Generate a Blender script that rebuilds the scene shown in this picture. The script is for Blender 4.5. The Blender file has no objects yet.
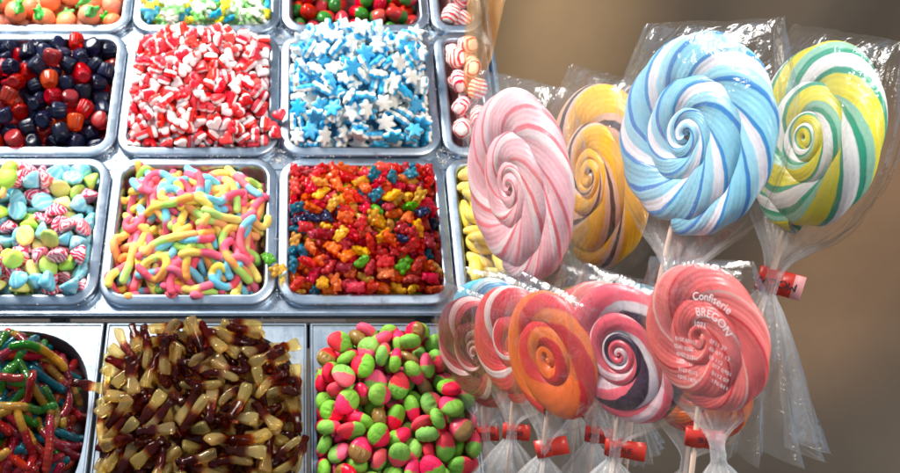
import bpy, bmesh, math, random
from mathutils import Vector, Matrix, Quaternion, noise
import numpy as np
R = math.radians
SC = bpy.context.scene
COL = SC.collection

# ------------------------------------------------------------------ camera, world, lamps, exposure
F, PX, PY, IW = 929.0, 302.0, 236.5, 900.0          # focal length and principal point, in pixels of a 900 px wide frame
PITCH, SLOPE, Z0 = R(31.5), R(28.0), 1.285
DIR = Vector((0, math.cos(PITCH), -math.sin(PITCH)))
UP = Vector((0, math.sin(PITCH), math.cos(PITCH)))
O = Vector((0, 0, 1.0))
CAM = O - DIR * Z0
cam = bpy.data.objects.new('camera', bpy.data.cameras.new('camera')); COL.objects.link(cam)
cam.location = CAM; cam.rotation_euler = (R(90) - PITCH, 0, 0)
cam.data.sensor_width = 36; cam.data.lens = F / IW * 36; cam.data.shift_x = (450 - PX) / IW
cam.data.clip_end = 100; cam.data.clip_start = 0.01
cam.data.dof.use_dof = True; cam.data.dof.focus_distance = 0.95; cam.data.dof.aperture_fstop = 8
SC.camera = cam
W = bpy.data.worlds.new('World'); SC.world = W; W.use_nodes = True
wb = W.node_tree.nodes['Background']; wb.inputs[0].default_value = (0.58, 0.77, 1.0, 1); wb.inputs[1].default_value = 0.62

def lamp(name, kind, loc, aim, power, colour, **kw):
    d = bpy.data.lights.new(name, kind); d.energy = power; d.color = colour
    for k, v in kw.items(): setattr(d, k, v)
    o = bpy.data.objects.new(name, d); COL.objects.link(o); o.location = loc
    o.rotation_euler = (Vector(aim) - Vector(loc)).to_track_quat('-Z', 'Y').to_euler()
    return o
lamp('key_lamp', 'AREA', (-0.9, 0.5, 2.5), (-0.05, 0.1, 1.0), 85, (1, .96, .90), shape='RECTANGLE', size=0.9, size_y=0.5)
lamp('side_lamp', 'AREA', (0.9, -0.9, 2.4), (0.2, 0.0, 1.0), 24, (1, .9, .78), shape='RECTANGLE', size=0.5, size_y=0.5)
lamp('added_backdrop_spot', 'SPOT', (0.50, -0.1, 2.3), (0.50, 0.62, 1.08), 330, (1, .80, .50), spot_size=R(17), spot_blend=1.0, shadow_soft_size=0.1)  # added spot with no visible source, makes the pale pool on the backdrop
lamp('added_glow_spot', 'SPOT', (1.6, -0.1, 1.9), (1.24, 0.62, 0.66), 210, (1, .68, .42), spot_size=R(22), spot_blend=1.0, shadow_soft_size=0.1)  # second added spot, for the warm patch on the backdrop's right
SC.view_settings.view_transform = 'Standard'; SC.view_settings.look = 'None'
SC.view_settings.exposure = 0.0; SC.view_settings.gamma = 1.0
SC.render.engine = 'CYCLES'
cy = SC.cycles; cy.use_denoising = True; cy.max_bounces = 14; cy.transparent_max_bounces = 40
cy.transmission_bounces = 10; cy.glossy_bounces = 5; cy.diffuse_bounces = 4; cy.caustics_refractive = False; cy.caustics_reflective = False

def P(x, y, z):                                      # the world point seen at photo pixel (x, y) at distance z along the view
    return CAM + DIR * z + Vector((1, 0, 0)) * ((x - PX) / F * z) + UP * (-(y - PY) / F * z)
CU, CV, CN = Vector((1, 0, 0)), Vector((0, math.cos(SLOPE), math.sin(SLOPE))), Vector((0, -math.sin(SLOPE), math.cos(SLOPE)))
CMAT = Matrix(((1, 0, 0), (0, CV.y, CN.y), (0, CV.z, CN.z))).to_4x4(); CMAT.translation = O   # counter frame -> world
def onplane(u, v, n=0.0): return O + CU * u + CV * v + CN * n

# ------------------------------------------------------------------ tagging
def tag(o, label=None, cat=None, group=None, kind=None):
    if label: o['label'] = label
    if cat: o['category'] = cat
    if group: o['group'] = group
    if kind: o['kind'] = kind
    return o
def link(name, me, parent=None, matrix=None):
    o = bpy.data.objects.new(name, me); COL.objects.link(o)
    if parent: o.parent = parent
    if matrix is not None: o.matrix_local = matrix
    return o
def mesh(name, verts, faces, mats=(), mi=None, smooth=True):
    me = bpy.data.meshes.new(name); me.from_pydata([tuple(v) for v in verts], [], faces)
    for m in mats: me.materials.append(m)
    if mi is not None: me.polygons.foreach_set('material_index', mi)
    me.polygons.foreach_set('use_smooth', [smooth] * len(me.polygons)); me.update()
    return me

# ------------------------------------------------------------------ materials
class NT:
    def __init__(s, name):
        s.m = bpy.data.materials.new(name); s.m.use_nodes = True; s.t = s.m.node_tree; s.n = s.t.nodes
        s.b = s.n['Principled BSDF']; s.out = s.n['Material Output']
    def new(s, kind, **kw):
        n = s.n.new('ShaderNode' + kind)
        for k, v in kw.items():
            if hasattr(n, k): setattr(n, k, v)
            else: n.inputs[k].default_value = v
        return n
    def ln(s, a, b): s.t.links.new(a, b)
    def inp(s, k, v): s.b.inputs[k].default_value = v
    def ramp(s, stops, interp='LINEAR'):
        r = s.new('ValToRGB'); e = r.color_ramp; e.interpolation = interp
        while len(e.elements) < len(stops): e.elements.new(0.5)
        for el, (p, c) in zip(e.elements, stops): el.position = p; el.color = (*c, 1)
        return r
    def noise(s, scale, detail=3, rough=.5, dist=0.0, coord='Object'):
        tc = s.new('TexCoord'); n = s.new('TexNoise'); n.inputs['Scale'].default_value = scale; n.inputs['Detail'].default_value = detail
        n.inputs['Roughness'].default_value = rough; n.inputs['Distortion'].default_value = dist; s.ln(tc.outputs[coord], n.inputs['Vector']); return n
    def bump(s, height, strength=.3, dist=.001):
        b = s.new('Bump'); b.inputs['Strength'].default_value = strength; b.inputs['Distance'].default_value = dist
        s.ln(height, b.inputs['Height']); s.ln(b.outputs[0], s.b.inputs['Normal']); return b
    def vary(s, colour, hue=.02, val=.25, sat=.12):  # a little difference from piece to piece
        oi = s.new('ObjectInfo'); h = s.new('HueSaturation')
        for k, amt, mid in (('Hue', hue, .5), ('Saturation', sat, 1), ('Value', val, 1)):
            mr = s.new('MapRange'); mul = s.new('Math', operation='MULTIPLY'); mul.inputs[1].default_value = {'Hue': 7.31, 'Saturation': 3.77, 'Value': 1.0}[k]
            fr = s.new('Math', operation='FRACT'); s.ln(oi.outputs['Random'], mul.inputs[0]); s.ln(mul.outputs[0], fr.inputs[0]); s.ln(fr.outputs[0], mr.inputs['Value'])
            mr.inputs['To Min'].default_value = mid - amt; mr.inputs['To Max'].default_value = mid + amt; s.ln(mr.outputs[0], h.inputs[k])
        if isinstance(colour, tuple): h.inputs['Color'].default_value = (*colour, 1)
        else: s.ln(colour, h.inputs['Color'])
        s.ln(h.outputs[0], s.b.inputs['Base Color']); return h

def clear(k, colour, share):                         # lets part of the light straight through, tinted like the sweet itself
    t = k.new('BsdfTransparent'); g = k.new('Gamma'); g.inputs[1].default_value = .55; k.ln(colour, g.inputs[0]); k.ln(g.outputs[0], t.inputs[0])
    m = k.new('MixShader'); m.inputs[0].default_value = share; k.ln(k.b.outputs[0], m.inputs[1]); k.ln(t.outputs[0], m.inputs[2]); k.ln(m.outputs[0], k.out.inputs[0])
def foam(name, c, rough=.55, sss=.25, val=.08, bump=.12):
    k = NT(name); k.vary(c, .006, val, .06); k.inp('Roughness', rough); k.inp('Subsurface Weight', sss); k.inp('Subsurface Radius', (.004, .002, .0015)); k.inp('Subsurface Scale', .6)
    n = k.noise(900, 3); k.bump(n.outputs[0], bump, .0006); return k.m
def jelly(name, c, trans=.55, rough=.14, val=.2, bump=.15, scale=180, thru=.38):
    k = NT(name); hv = k.vary(c, .012, val, .08); clear(k, hv.outputs[0], thru); k.inp('Roughness', rough); k.inp('Transmission Weight', trans); k.inp('IOR', 1.42); k.inp('Specular IOR Level', .6)
    k.inp('Subsurface Weight', .35); k.inp('Subsurface Radius', (.008, .004, .003)); k.inp('Subsurface Scale', .8)
    n = k.noise(scale, 3, .55); k.bump(n.outputs[0], bump, .0012); return k.m
def ramp_jelly(name, stops, axis='Y', trans=.6, rough=.12, bump=.15, scale=160, sss=.3, lo=-.5, hi=.5, val=.15, wav=.10, thru=0):
    k = NT(name); tc = k.new('TexCoord'); sx = k.new('SeparateXYZ'); k.ln(tc.outputs['Object'], sx.inputs[0])
    mr = k.new('MapRange'); mr.inputs['From Min'].default_value = lo; mr.inputs['From Max'].default_value = hi; k.ln(sx.outputs[axis], mr.inputs['Value'])
    r = k.ramp(stops); wn = k.noise(130, 2); wa = k.new('Math', operation='MULTIPLY_ADD'); wa.inputs[1].default_value = wav; k.ln(wn.outputs[0], wa.inputs[0]); k.ln(mr.outputs[0], wa.inputs[2]); ws = k.new('Math', operation='SUBTRACT'); ws.inputs[1].default_value = wav * .5; k.ln(wa.outputs[0], ws.inputs[0]); k.ln(ws.outputs[0], r.inputs[0]); hv = k.vary(r.outputs[0], .01, val, .08)
    if thru: clear(k, hv.outputs[0], thru)
    k.inp('Roughness', rough); k.inp('Transmission Weight', trans); k.inp('IOR', 1.4); k.inp('Subsurface Weight', sss); k.inp('Subsurface Radius', (.006, .003, .002)); k.inp('Subsurface Scale', .7)
    n = k.noise(scale, 3, .55); k.bump(n.outputs[0], bump, .0012); return k.m
def along_mat(name, stops, glossy=False):            # colours that change along a worm; 'along' is stored on its vertices
    k = NT(name); a = k.new('Attribute', attribute_name='along'); r = k.ramp(stops)
    k.ln(a.outputs['Fac'], r.inputs[0])
    if glossy:
        hv = k.vary(r.outputs[0], .01, .2, .06); clear(k, hv.outputs[0], .55); k.inp('Roughness', .10); k.inp('Transmission Weight', .25); k.inp('IOR', 1.42); k.inp('Subsurface Weight', .15); k.inp('Subsurface Radius', (.006, .003, .002)); k.inp('Subsurface Scale', .7)
        n = k.noise(160, 2); k.bump(n.outputs[0], .2, .0012)
    else:                                            # sugared: fine pale grains over the colour
        n = k.noise(1500, 2, .7); rr = k.ramp([(.55, (0, 0, 0)), (.75, (1, 1, 1))]); k.ln(n.outputs[0], rr.inputs[0])
        mx = k.new('MixRGB'); ml = k.new('Math', operation='MULTIPLY'); ml.inputs[1].default_value = .28; k.ln(rr.outputs[0], ml.inputs[0]); k.ln(ml.outputs[0], mx.inputs[0])
        k.ln(r.outputs[0], mx.inputs[1]); mx.inputs[2].default_value = (.9, .86, .82, 1); k.vary(mx.outputs[0], .008, .08, .06)
        k.inp('Roughness', .75); k.inp('Subsurface Weight', .3); k.inp('Subsurface Radius', (.006, .003, .002)); k.inp('Subsurface Scale', .7); k.bump(n.outputs[0], .55, .0009)
    return k.m

# ------------------------------------------------------------------ candy shapes (metres, lying in their own xy plane)
def layered(name, outline, T, rings, mats, split, warp=None):
    """outline: list of (x, y); rings: (height factor, scale, inset power); faces below 'split' use material 0, above material 1."""
    n = len(outline); V = []; Fa = []; mi = []
    for z, s in rings: V += [Vector((x * s, y * s, z * T)) for x, y in outline]
    for r in range(len(rings) - 1):
        for i in range(n):
            j = (i + 1) % n; Fa.append((r * n + i, r * n + j, (r + 1) * n + j, (r + 1) * n + i)); mi.append(0 if (rings[r][0] + rings[r + 1][0]) / 2 < split else 1)
    for r, s, m in ((0, -1, 0), (len(rings) - 1, 1, 1)):  # domed caps: a ring at half scale, then a centre
        z = rings[r][0] * T + s * .04 * T; b = len(V); V += [Vector((v.x * .55, v.y * .55, z)) for v in V[r * n:(r + 1) * n]]; c = len(V); V.append(Vector((0, 0, z + s * .02 * T)))
        for i in range(n):
            j = (i + 1) % n; q = (r * n + i, r * n + j, b + j, b + i); t = (b + i, b + j, c)
            Fa += [q if s > 0 else q[::-1], t if s > 0 else t[::-1]]; mi += [m, m]
    if warp: V = [warp(v) for v in V]
    return mesh(name, V, Fa, mats, mi if len(mats) > 1 else None)
def lathe(name, prof, n, mats, mod=None, mi_of=None):
    V = []; Fa = []; mi = []
    for k, (r, z) in enumerate(prof):
        for i in range(n):
            a = 2 * math.pi * i / n; q = mod(a, k / (len(prof) - 1)) if mod else 1
            V.append((r * q * math.cos(a), r * q * math.sin(a), z))
    for k in range(len(prof) - 1):
        for i in range(n):
            j = (i + 1) % n; Fa.append((k * n + i, k * n + j, (k + 1) * n + j, (k + 1) * n + i)); mi.append(mi_of(k) if mi_of else 0)
    c0 = len(V); V.append((0, 0, prof[0][1])); c1 = len(V); V.append((0, 0, prof[-1][1]))
    for i in range(n):
        j = (i + 1) % n; Fa.append((c0, j, i)); mi.append(mi_of(0) if mi_of else 0); b = (len(prof) - 1) * n; Fa.append((c1, b + i, b + j)); mi.append(mi_of(len(prof) - 2) if mi_of else 0)
    return mesh(name, V, Fa, mats, mi)
def tube(name, pts, radii, m, mat, flat=1.0, up=Vector((0, 0, 1))):
    """a round-ended tube along pts with an 'along' attribute."""
    V = []; Fa = []; al = []; N = len(pts)
    for i, p in enumerate(pts):
        t = (pts[min(i + 1, N - 1)] - pts[max(i - 1, 0)]).normalized(); s = t.cross(up).normalized(); w = s.cross(t)
        for j in range(m):
            a = 2 * math.pi * j / m; V.append(p + (s * math.cos(a) + w * math.sin(a) * flat) * radii[i]); al.append(i / (N - 1))
    for i in range(N - 1):
        for j in range(m):
            k = (j + 1) % m; Fa.append((i * m + j, i * m + k, (i + 1) * m + k, (i + 1) * m + j))
    Fa.append(tuple(range(m - 1, -1, -1))); Fa.append(tuple((N - 1) * m + j for j in range(m)))
    me = mesh(name, V, Fa, [mat]); at = me.attributes.new('along', 'FLOAT', 'POINT'); at.data.foreach_set('value', al); return me
def blob(name, balls, voxel, mats, mi_of=None, smooth_it=4):
    """one continuous body from overlapping ellipsoids (centre, radii)."""
    bm = bmesh.new()
    for c, r in balls:
        bmesh.ops.create_uvsphere(bm, u_segments=14, v_segments=9, radius=1, matrix=Matrix.Translation(c) @ Matrix.Diagonal((*r, 1)))
    me = bpy.data.meshes.new('work'); bm.to_mesh(me); bm.free(); o = bpy.data.objects.new('work', me); COL.objects.link(o)
    md = o.modifiers.new('r', 'REMESH'); md.mode = 'VOXEL'; md.voxel_size = voxel; sm = o.modifiers.new('s', 'SMOOTH'); sm.iterations = smooth_it; sm.factor = .5
    dg = bpy.context.evaluated_depsgraph_get(); out = bpy.data.meshes.new_from_object(o.evaluated_get(dg)); bpy.data.objects.remove(o); bpy.data.meshes.remove(me)
    out.name = name; out.materials.clear()
    for m in mats: out.materials.append(m)
    if mi_of: out.polygons.foreach_set('material_index', [mi_of(p.center) for p in out.polygons])
    out.polygons.foreach_set('use_smooth', [True] * len(out.polygons)); out.update(); return out

def heart_outline(s, n=30):
    o = []
    for i in range(n):
        t = 2 * math.pi * i / n; o.append((-16 * math.sin(t) ** 3 * s / 34, (13 * math.cos(t) - 5 * math.cos(2 * t) - 2 * math.cos(3 * t) - math.cos(4 * t) + 2.5) * s / 34))
    return o
def star_outline(s, pts=6, n=60, lo=.58):
    o = []
    for i in range(n):
        a = 2 * math.pi * i / n; q = abs(((a * pts / (2 * math.pi)) % 1) - .5) * 2     # 1 at a tip
        q = q ** 1.25; r = s / 2 * (lo + (1 - lo) * q); r *= .97 if q > .97 else 1
        o.append((r * math.cos(a), r * math.sin(a)))
    return o
RIM = [(-.5, .80), (-.46, .90), (-.36, .975), (-.05, 1.0), (0.02, 1.0), (.3, .985), (.44, .92), (.5, .82)]
def bottle_outline():
    half = [(0, -.5), (.30, -.5), (.37, -.44), (.36, -.3), (.27, -.14), (.27, -.04), (.34, .06), (.30, .18), (.20, .30), (.18, .38), (.23, .40), (.23, .47), (.17, .5), (0, .5)]
    L, Wd = .050, .0205; pts = [(x * Wd, y * L) for x, y in half[1:-1]]
    return pts + [(-x, y) for x, y in pts[::-1]]
def bend(r):
    def f(v):
        a = v.y / r; return Vector((v.x, (r + v.z) * math.sin(a), (r + v.z) * math.cos(a) - r))
    return f

M = {}
def build_materials():
    M['white_foam'] = foam('white_foam', (.86, .80, .78)); M['red_foam'] = foam('red_foam', (.80, .025, .03), .3, .3)
    M['blue_foam'] = foam('blue_foam', (.035, .42, .74), .4, .25); M['cream_foam'] = foam('cream_foam', (.84, .84, .78))
    for nm, c, t in (('red', (.78, .012, .025), .5), ('crimson', (.50, .008, .03), .5), ('orange', (.92, .17, .015), .5), ('yellow', (.93, .52, .03), .5), ('green', (.14, .48, .03), .5), ('blue', (.012, .22, .34), .45), ('navy', (.02, .03, .10), .3)):
        M['gum_' + nm] = jelly('gum_' + nm, c, t - .2, .10, .2, .25, 150, .42)
    M['berry_dark'] = jelly('berry_dark', (.012, .016, .055), .25, .22, .4); M['berry_red'] = jelly('berry_red', (.55, .018, .02), .45, .2); M['berry_orange'] = jelly('berry_orange', (.8, .06, .015), .5, .18)
    M['cola'] = ramp_jelly('cola', [(.37, (.92, .70, .27)), (.46, (.58, .19, .04)), (.53, (.19, .018, .008)), (1, (.10, .009, .006))], 'Y', .70, .06, .45, 120, .06, -.025, .025, .22, .10, .58)
    M['strawberry'] = ramp_jelly('strawberry', [(.455, (.78, .04, .10)), (.515, (.19, .43, .05))], 'Y', 0, .58, .8, 420, .3, -.017, .017, .1, .28)
    M['strawberry_brown'] = ramp_jelly('strawberry_brown', [(.47, (.72, .03, .07)), (.50, (.24, .13, .03))], 'Y', 0, .3, .4, 260, .3, -.017, .017, .1)
    M['wild_strawberry'] = ramp_jelly('wild_strawberry', [(.56, (.52, .012, .02)), (.60, (.03, .18, .02))], 'Y', .15, .2, .3, 220, .3, -.017, .017)
    M['peach'] = foam('peach', (.88, .22, .09), .5, .3); M['leaf'] = foam('leaf', (.05, .42, .05), .4, .2)
    def striped(name, a, b, scale, dist, cut, width=.06, rough=.5, kind='BANDS'):
        k = NT(name); tc = k.new('TexCoord'); w = k.new('TexWave'); w.wave_type = kind; w.inputs['Scale'].default_value = scale; w.inputs['Distortion'].default_value = dist; w.inputs['Detail'].default_value = 1.5; w.inputs['Detail Scale'].default_value = 1.2
        k.ln(tc.outputs['Object'], w.inputs['Vector']); r = k.ramp([(cut - width, a), (cut + width, b)]); k.ln(w.outputs['Fac'], r.inputs[0]); k.vary(r.outputs[0], .008, .07, .08)
        k.inp('Roughness', rough); k.inp('Subsurface Weight', .25); k.inp('Subsurface Radius', (.004, .002, .0015)); k.inp('Subsurface Scale', .6); n = k.noise(700, 2); k.bump(n.outputs[0], .15, .0006); return k.m
    M['kiss_pink'] = striped('kiss_pink', (.80, .05, .13), (.88, .60, .62), 60, 9, .60)
    M['kiss_blue'] = striped('kiss_blue', (.20, .60, .74), (.42, .74, .82), 38, 9, .72, .28); M['kiss_lime'] = striped('kiss_lime', (.44, .66, .10), (.50, .70, .14), 30, 6, .7, .3); M['kiss_yellow'] = striped('kiss_yellow', (.86, .78, .22), (.88, .81, .30), 30, 6, .7, .3)
    M['twist'] = striped('twist', (.78, .02, .03), (.88, .82, .78), 50, 3, .42, .05, .35)
    M['banana'] = ramp_jelly('banana', [(.0, (.86, .62, .10)), (.5, (.88, .72, .18)), (1, (.80, .55, .08))], 'X', 0, .4, .1, 200, .3, -.03, .03, .08)
    M['frog'] = ramp_jelly('frog', [(.38, (.80, .84, .74)), (.5, (.62, .78, .52)), (.60, (.16, .55, .14)), (.85, (.30, .66, .22)), (.95, (.76, .82, .66))], 'Y', 0, .4, .2, 300, .25, -.016, .016, .1, .9)
    M['frog_blue'] = ramp_jelly('frog_blue', [(.42, (.90, .80, .03)), (.5, (.90, .80, .03)), (.56, (.03, .42, .70))], 'Y', 0, .4, .2, 300, .25, -.016, .016, .05)
    pk, ye, li, og, bl = (.80, .10, .17), (.86, .62, .11), (.42, .70, .14), (.86, .36, .09), (.16, .55, .72)
    def seg(*c):
        n = len(c); s = []
        for i, q in enumerate(c): s += [(max(0, i / n + .035), q), (min(1, (i + 1) / n - .035), q)]
        return s
    M['sour'] = [along_mat('sour_worm_skin', seg(*c)) for c in ((pk, ye, li), (bl, pk, pk), (pk, og, ye), (li, og, pk), (ye, pk, bl), (og, ye, li, og), (pk, bl, ye))]
    rd, te, gn, yw, oo = (.34, .005, .014), (.008, .13, .17), (.03, .20, .012), (.55, .27, .02), (.50, .05, .008)
    M['snake'] = [along_mat('jelly_snake_skin', seg(*c), True) for c in ((rd, te, rd), (te, te), (oo, rd), (gn, yw), (yw, rd, rd), (rd, rd, oo), (gn, te))]

def build_meshes():
    """kind -> list of meshes (colour variants) ; first one also serves as the collision shape"""
    K = {}
    K['heart'] = [layered('gummy_heart', heart_outline(.0235), .0105, RIM, [M['white_foam'], M['red_foam']], -.1)]
    K['star'] = [layered('gummy_star', star_outline(.031), .0095, RIM, [M['cream_foam'], M['blue_foam']], 0)]
    def bear(name, mat):
        s = .0238
        B = [((0, -.10, .02), (.29, .36, .24)), ((0, .27, .05), (.24, .22, .22)), ((-.17, .43, .04), (.095, .095, .09)), ((.17, .43, .04), (.095, .095, .09)), ((0, .25, .22), (.11, .10, .10)),
             ((-.25, .02, .14), (.10, .17, .11)), ((.25, .02, .14), (.10, .17, .11)), ((-.20, -.36, .10), (.15, .17, .17)), ((.20, -.36, .10), (.15, .17, .17)), ((0, -.12, .16), (.2, .22, .12))]
        return blob(name, [(Vector(c) * s, tuple(x * s for x in r)) for c, r in B], .0009, [mat], None, 2)
    K['bear'] = []
    base = bear('gummy_bear', M['gum_red'])
    for c in ('red', 'orange', 'yellow', 'green', 'blue', 'crimson', 'navy'):
        me = base if c == 'red' else base.copy()
        me.materials[0] = M['gum_' + c]; K['bear'].append(me)
    prof = [(.30, -.42), (.78, -.46), (.96, -.38), (1.0, -.22), (.90, -.02), (.70, .22), (.46, .46), (.24, .66), (.10, .78)]
    k0 = lathe('candy_kiss', [(r * .0142, z * .0148) for r, z in prof], 28, [M['kiss_pink']], lambda a, t: 1 + .035 * math.cos(9 * a + 5 * t))
    K['kiss'] = [k0]
    for c in ('kiss_blue', 'kiss_lime', 'kiss_yellow'): me = k0.copy(); me.materials[0] = M[c]; K['kiss'].append(me)
    prof = [(.45, -.50), (.84, -.49), (.97, -.43), (1.0, -.30), (.95, -.10), (.88, .12), (.80, .30), (.70, .42), (.56, .48), (.40, .44), (.2, .43)]
    b0 = lathe('gummy_berry', [(r * .0125, z * .0235) for r, z in prof], 48, [M['berry_dark']], lambda a, t: 1 + (.11 * (abs(math.cos(6 * a)) ** .7 - .5) if .25 < t < .78 else .0))
    K['berry'] = [b0]
    for c in ('berry_red', 'berry_orange'): me = b0.copy(); me.materials[0] = M[c]; K['berry'].append(me)
    RB = [(-.5, .62), (-.47, .78), (-.36, .92), (-.15, .99), (.1, 1.0), (.3, .95), (.42, .82), (.48, .66)]
    K['cola'] = [layered('cola_bottle', bottle_outline(), .0092, RB, [M['cola']], 0), layered('cola_bottle', bottle_outline(), .0092, RB, [M['cola']], 0, bend(.055)), layered('cola_bottle', bottle_outline(), .0092, RB, [M['cola']], 0, bend(-.07))]
    def berry2(name, mat, L, Wd, T, leaf=0):
        o = [(math.sin(a) * Wd / 2 * (1 + .12 * math.cos(a)), math.cos(a) * L / 2) for a in [-2 * math.pi * i / 30 for i in range(30)]]
        return layered(name, o, T, [(-.46, .55), (-.40, .72), (-.24, .92), (-.05, 1.0), (.1, .99), (.25, .92), (.36, .80), (.44, .66), (.49, .5)], [mat], 0, (lambda v: Vector((v.x, v.y, v.z * (1 + .10 * math.sin(v.x * 900) * max(0, min(1, v.y * 300))) + (.0012 if v.y > .001 and v.z > 0 else 0)))) if leaf else None)
    K['strawberry'] = [berry2('gummy_strawberry', M['strawberry'], .0325, .0285, .0145, 1), berry2('gummy_strawberry', M['strawberry_brown'], .0315, .028, .0145, 1)]
    K['wild'] = [berry2('wild_strawberry_gummy', M['wild_strawberry'], .036, .025, .021)]
    s = .019
    K['peach'] = [blob('gummy_peach', [((0, 0, 0), (s, s * .95, s * .85)), ((0, s * .95, 0), (s * .5, s * .35, s * .25)), ((s * .5, s * .9, s * .1), (s * .45, s * .22, s * .2)), ((-s * .45, s * .95, s * .1), (s * .4, s * .22, s * .2)), ((0, s * 1.25, .0), (s * .16, s * .4, s * .16))], .0013, [M['peach'], M['leaf']], lambda c: 1 if c.y > s * .74 else 0, 2)]
    f = .017
    fb = [((0, 0, 0), (.55, .62, .32)), ((0, .62, .03), (.5, .38, .3)), ((-.3, .9, .1), (.2, .2, .2)), ((.3, .9, .1), (.2, .2, .2)), ((-.7, .3, 0), (.3, .24, .2)), ((.7, .3, 0), (.3, .24, .2)), ((-.62, -.6, 0), (.36, .3, .22)), ((.62, -.6, 0), (.36, .3, .22))]
    fr = blob('gummy_frog', [(Vector(c) * f, tuple(x * f for x in r)) for c, r in fb], .0012, [M['frog']], None, 2)
    f2 = fr.copy(); f2.materials[0] = M['frog_blue']; K['frog'] = [fr, f2]
    tw = lathe('striped_sweet', [(r * .0165, z * .017) for r, z in [(.3, -.75), (.7, -.62), (.95, -.35), (1.0, 0), (.95, .35), (.7, .62), (.3, .75)]], 26, [M['twist']], lambda a, t: 1 + .05 * math.cos(6 * a + 6 * t))
    K['twist'] = [tw]
    pts = [Vector((math.sin(a) * .036, math.cos(a) * .036 - .028, 0)) for a in [(-1 + 2 * i / 12) * .72 for i in range(13)]]
    rad = [.0095 * (1 - abs(-1 + 2 * i / 12) ** 3 * .62) for i in range(13)]
    K['banana'] = [tube('gummy_banana', pts, rad, 9, M['banana'])]
    return K

# trays: name -> (u0, u1, v0, v1, heap floor depth, edge height, top height, peak position)
COLS = [(-.514, -.274), (-.274, -.034), (-.034, .206), (.206, .290)]
ROWS = [(.376, .616), (.136, .376), (-.106, .134)]
T_IN = .0155                                        # rim width
def mound(a, b, spec):                              # heap height over the rim plane at a, b in -1..1
    edge, top, pa, pb, pw = spec
    x, y = a - pa * (1 - a * a), b - pb * (1 - b * b)
    q = max(0, 1 - abs(x) ** pw) * max(0, 1 - abs(y) ** pw)
    return edge + (top - edge) * q ** .8
TH = {'berry': .027, 'heart': .030, 'star': .026, 'twist': .030, 'kiss': .032, 'bear': .022, 'banana': .024, 'peach': .034, 'frog': .022, 'wild': .028, 'cola': .030, 'strawberry': .030}
SINK = {'berry': .014, 'bear': .010, 'kiss': .012, 'cola': .006, 'strawberry': .014, 'heart': .0, 'star': .003}   # how far a settled heap is let down into its tray
TRAYS = [  # key, kind, column or (u0, u1), row or (v0, v1), heap surface (edge, top, peak a, peak b, power), variant weights
    ('berry', 'berry', 0, 1, (-.014, .018, 0, .1, 3), (.62, .24, .14)),
    ('heart', 'heart', 1, 1, (-.004, .064, 0, .25, 2.3), (1,)),
    ('star', 'star', 2, 1, (-.004, .070, 0, .28, 2.2), (1,)),
    ('twist_front', 'twist', 3, 1, (-.012, .012, 0, 0, 3), (1,)),
    ('kiss', 'kiss', 0, 2, (-.010, .024, 0, 0, 3), (.36, .36, .20, .08)),
    ('bear', 'bear', 2, 2, (-.004, .032, 0, .1, 3), (.38, .22, .13, .06, .08, .10, .03)),
    ('banana', 'banana', 3, 2, (-.012, .012, 0, 0, 3), (1,)),
    ('peach', 'peach', 0, 0, (-.006, .012, 0, 0, 3), (1,)),
    ('frog', 'frog', 1, 0, (-.008, .014, 0, 0, 3), (.86, .14)),
    ('wild', 'wild', 2, 0, (-.018, .0, 0, 0, 3), (1,)),
    ('twist_back', 'twist', 3, 0, (-.008, .012, 0, 0, 3), (1,)),
]
LOWN = -.012
PANS = {'snake': (-.525, -.2625), 'cola': (-.2585, .0065), 'strawberry': (.0105, .222)}
PV = (-.400, -.1255)
TRAYS += [('cola', 'cola', PANS['cola'], PV, (.004, .040, 0, .15, 3.6), (.4, .35, .25)),
          ('strawberry', 'strawberry', PANS['strawberry'], PV, (-.004, .040, -.05, .15, 3.0), (.85, .15))]
def tray_rect(c, r):
    (u0, u1) = COLS[c] if isinstance(c, int) else c
    (v0, v1) = ROWS[r] if isinstance(r, int) else r
    return u0, u1, v0, v1

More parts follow.
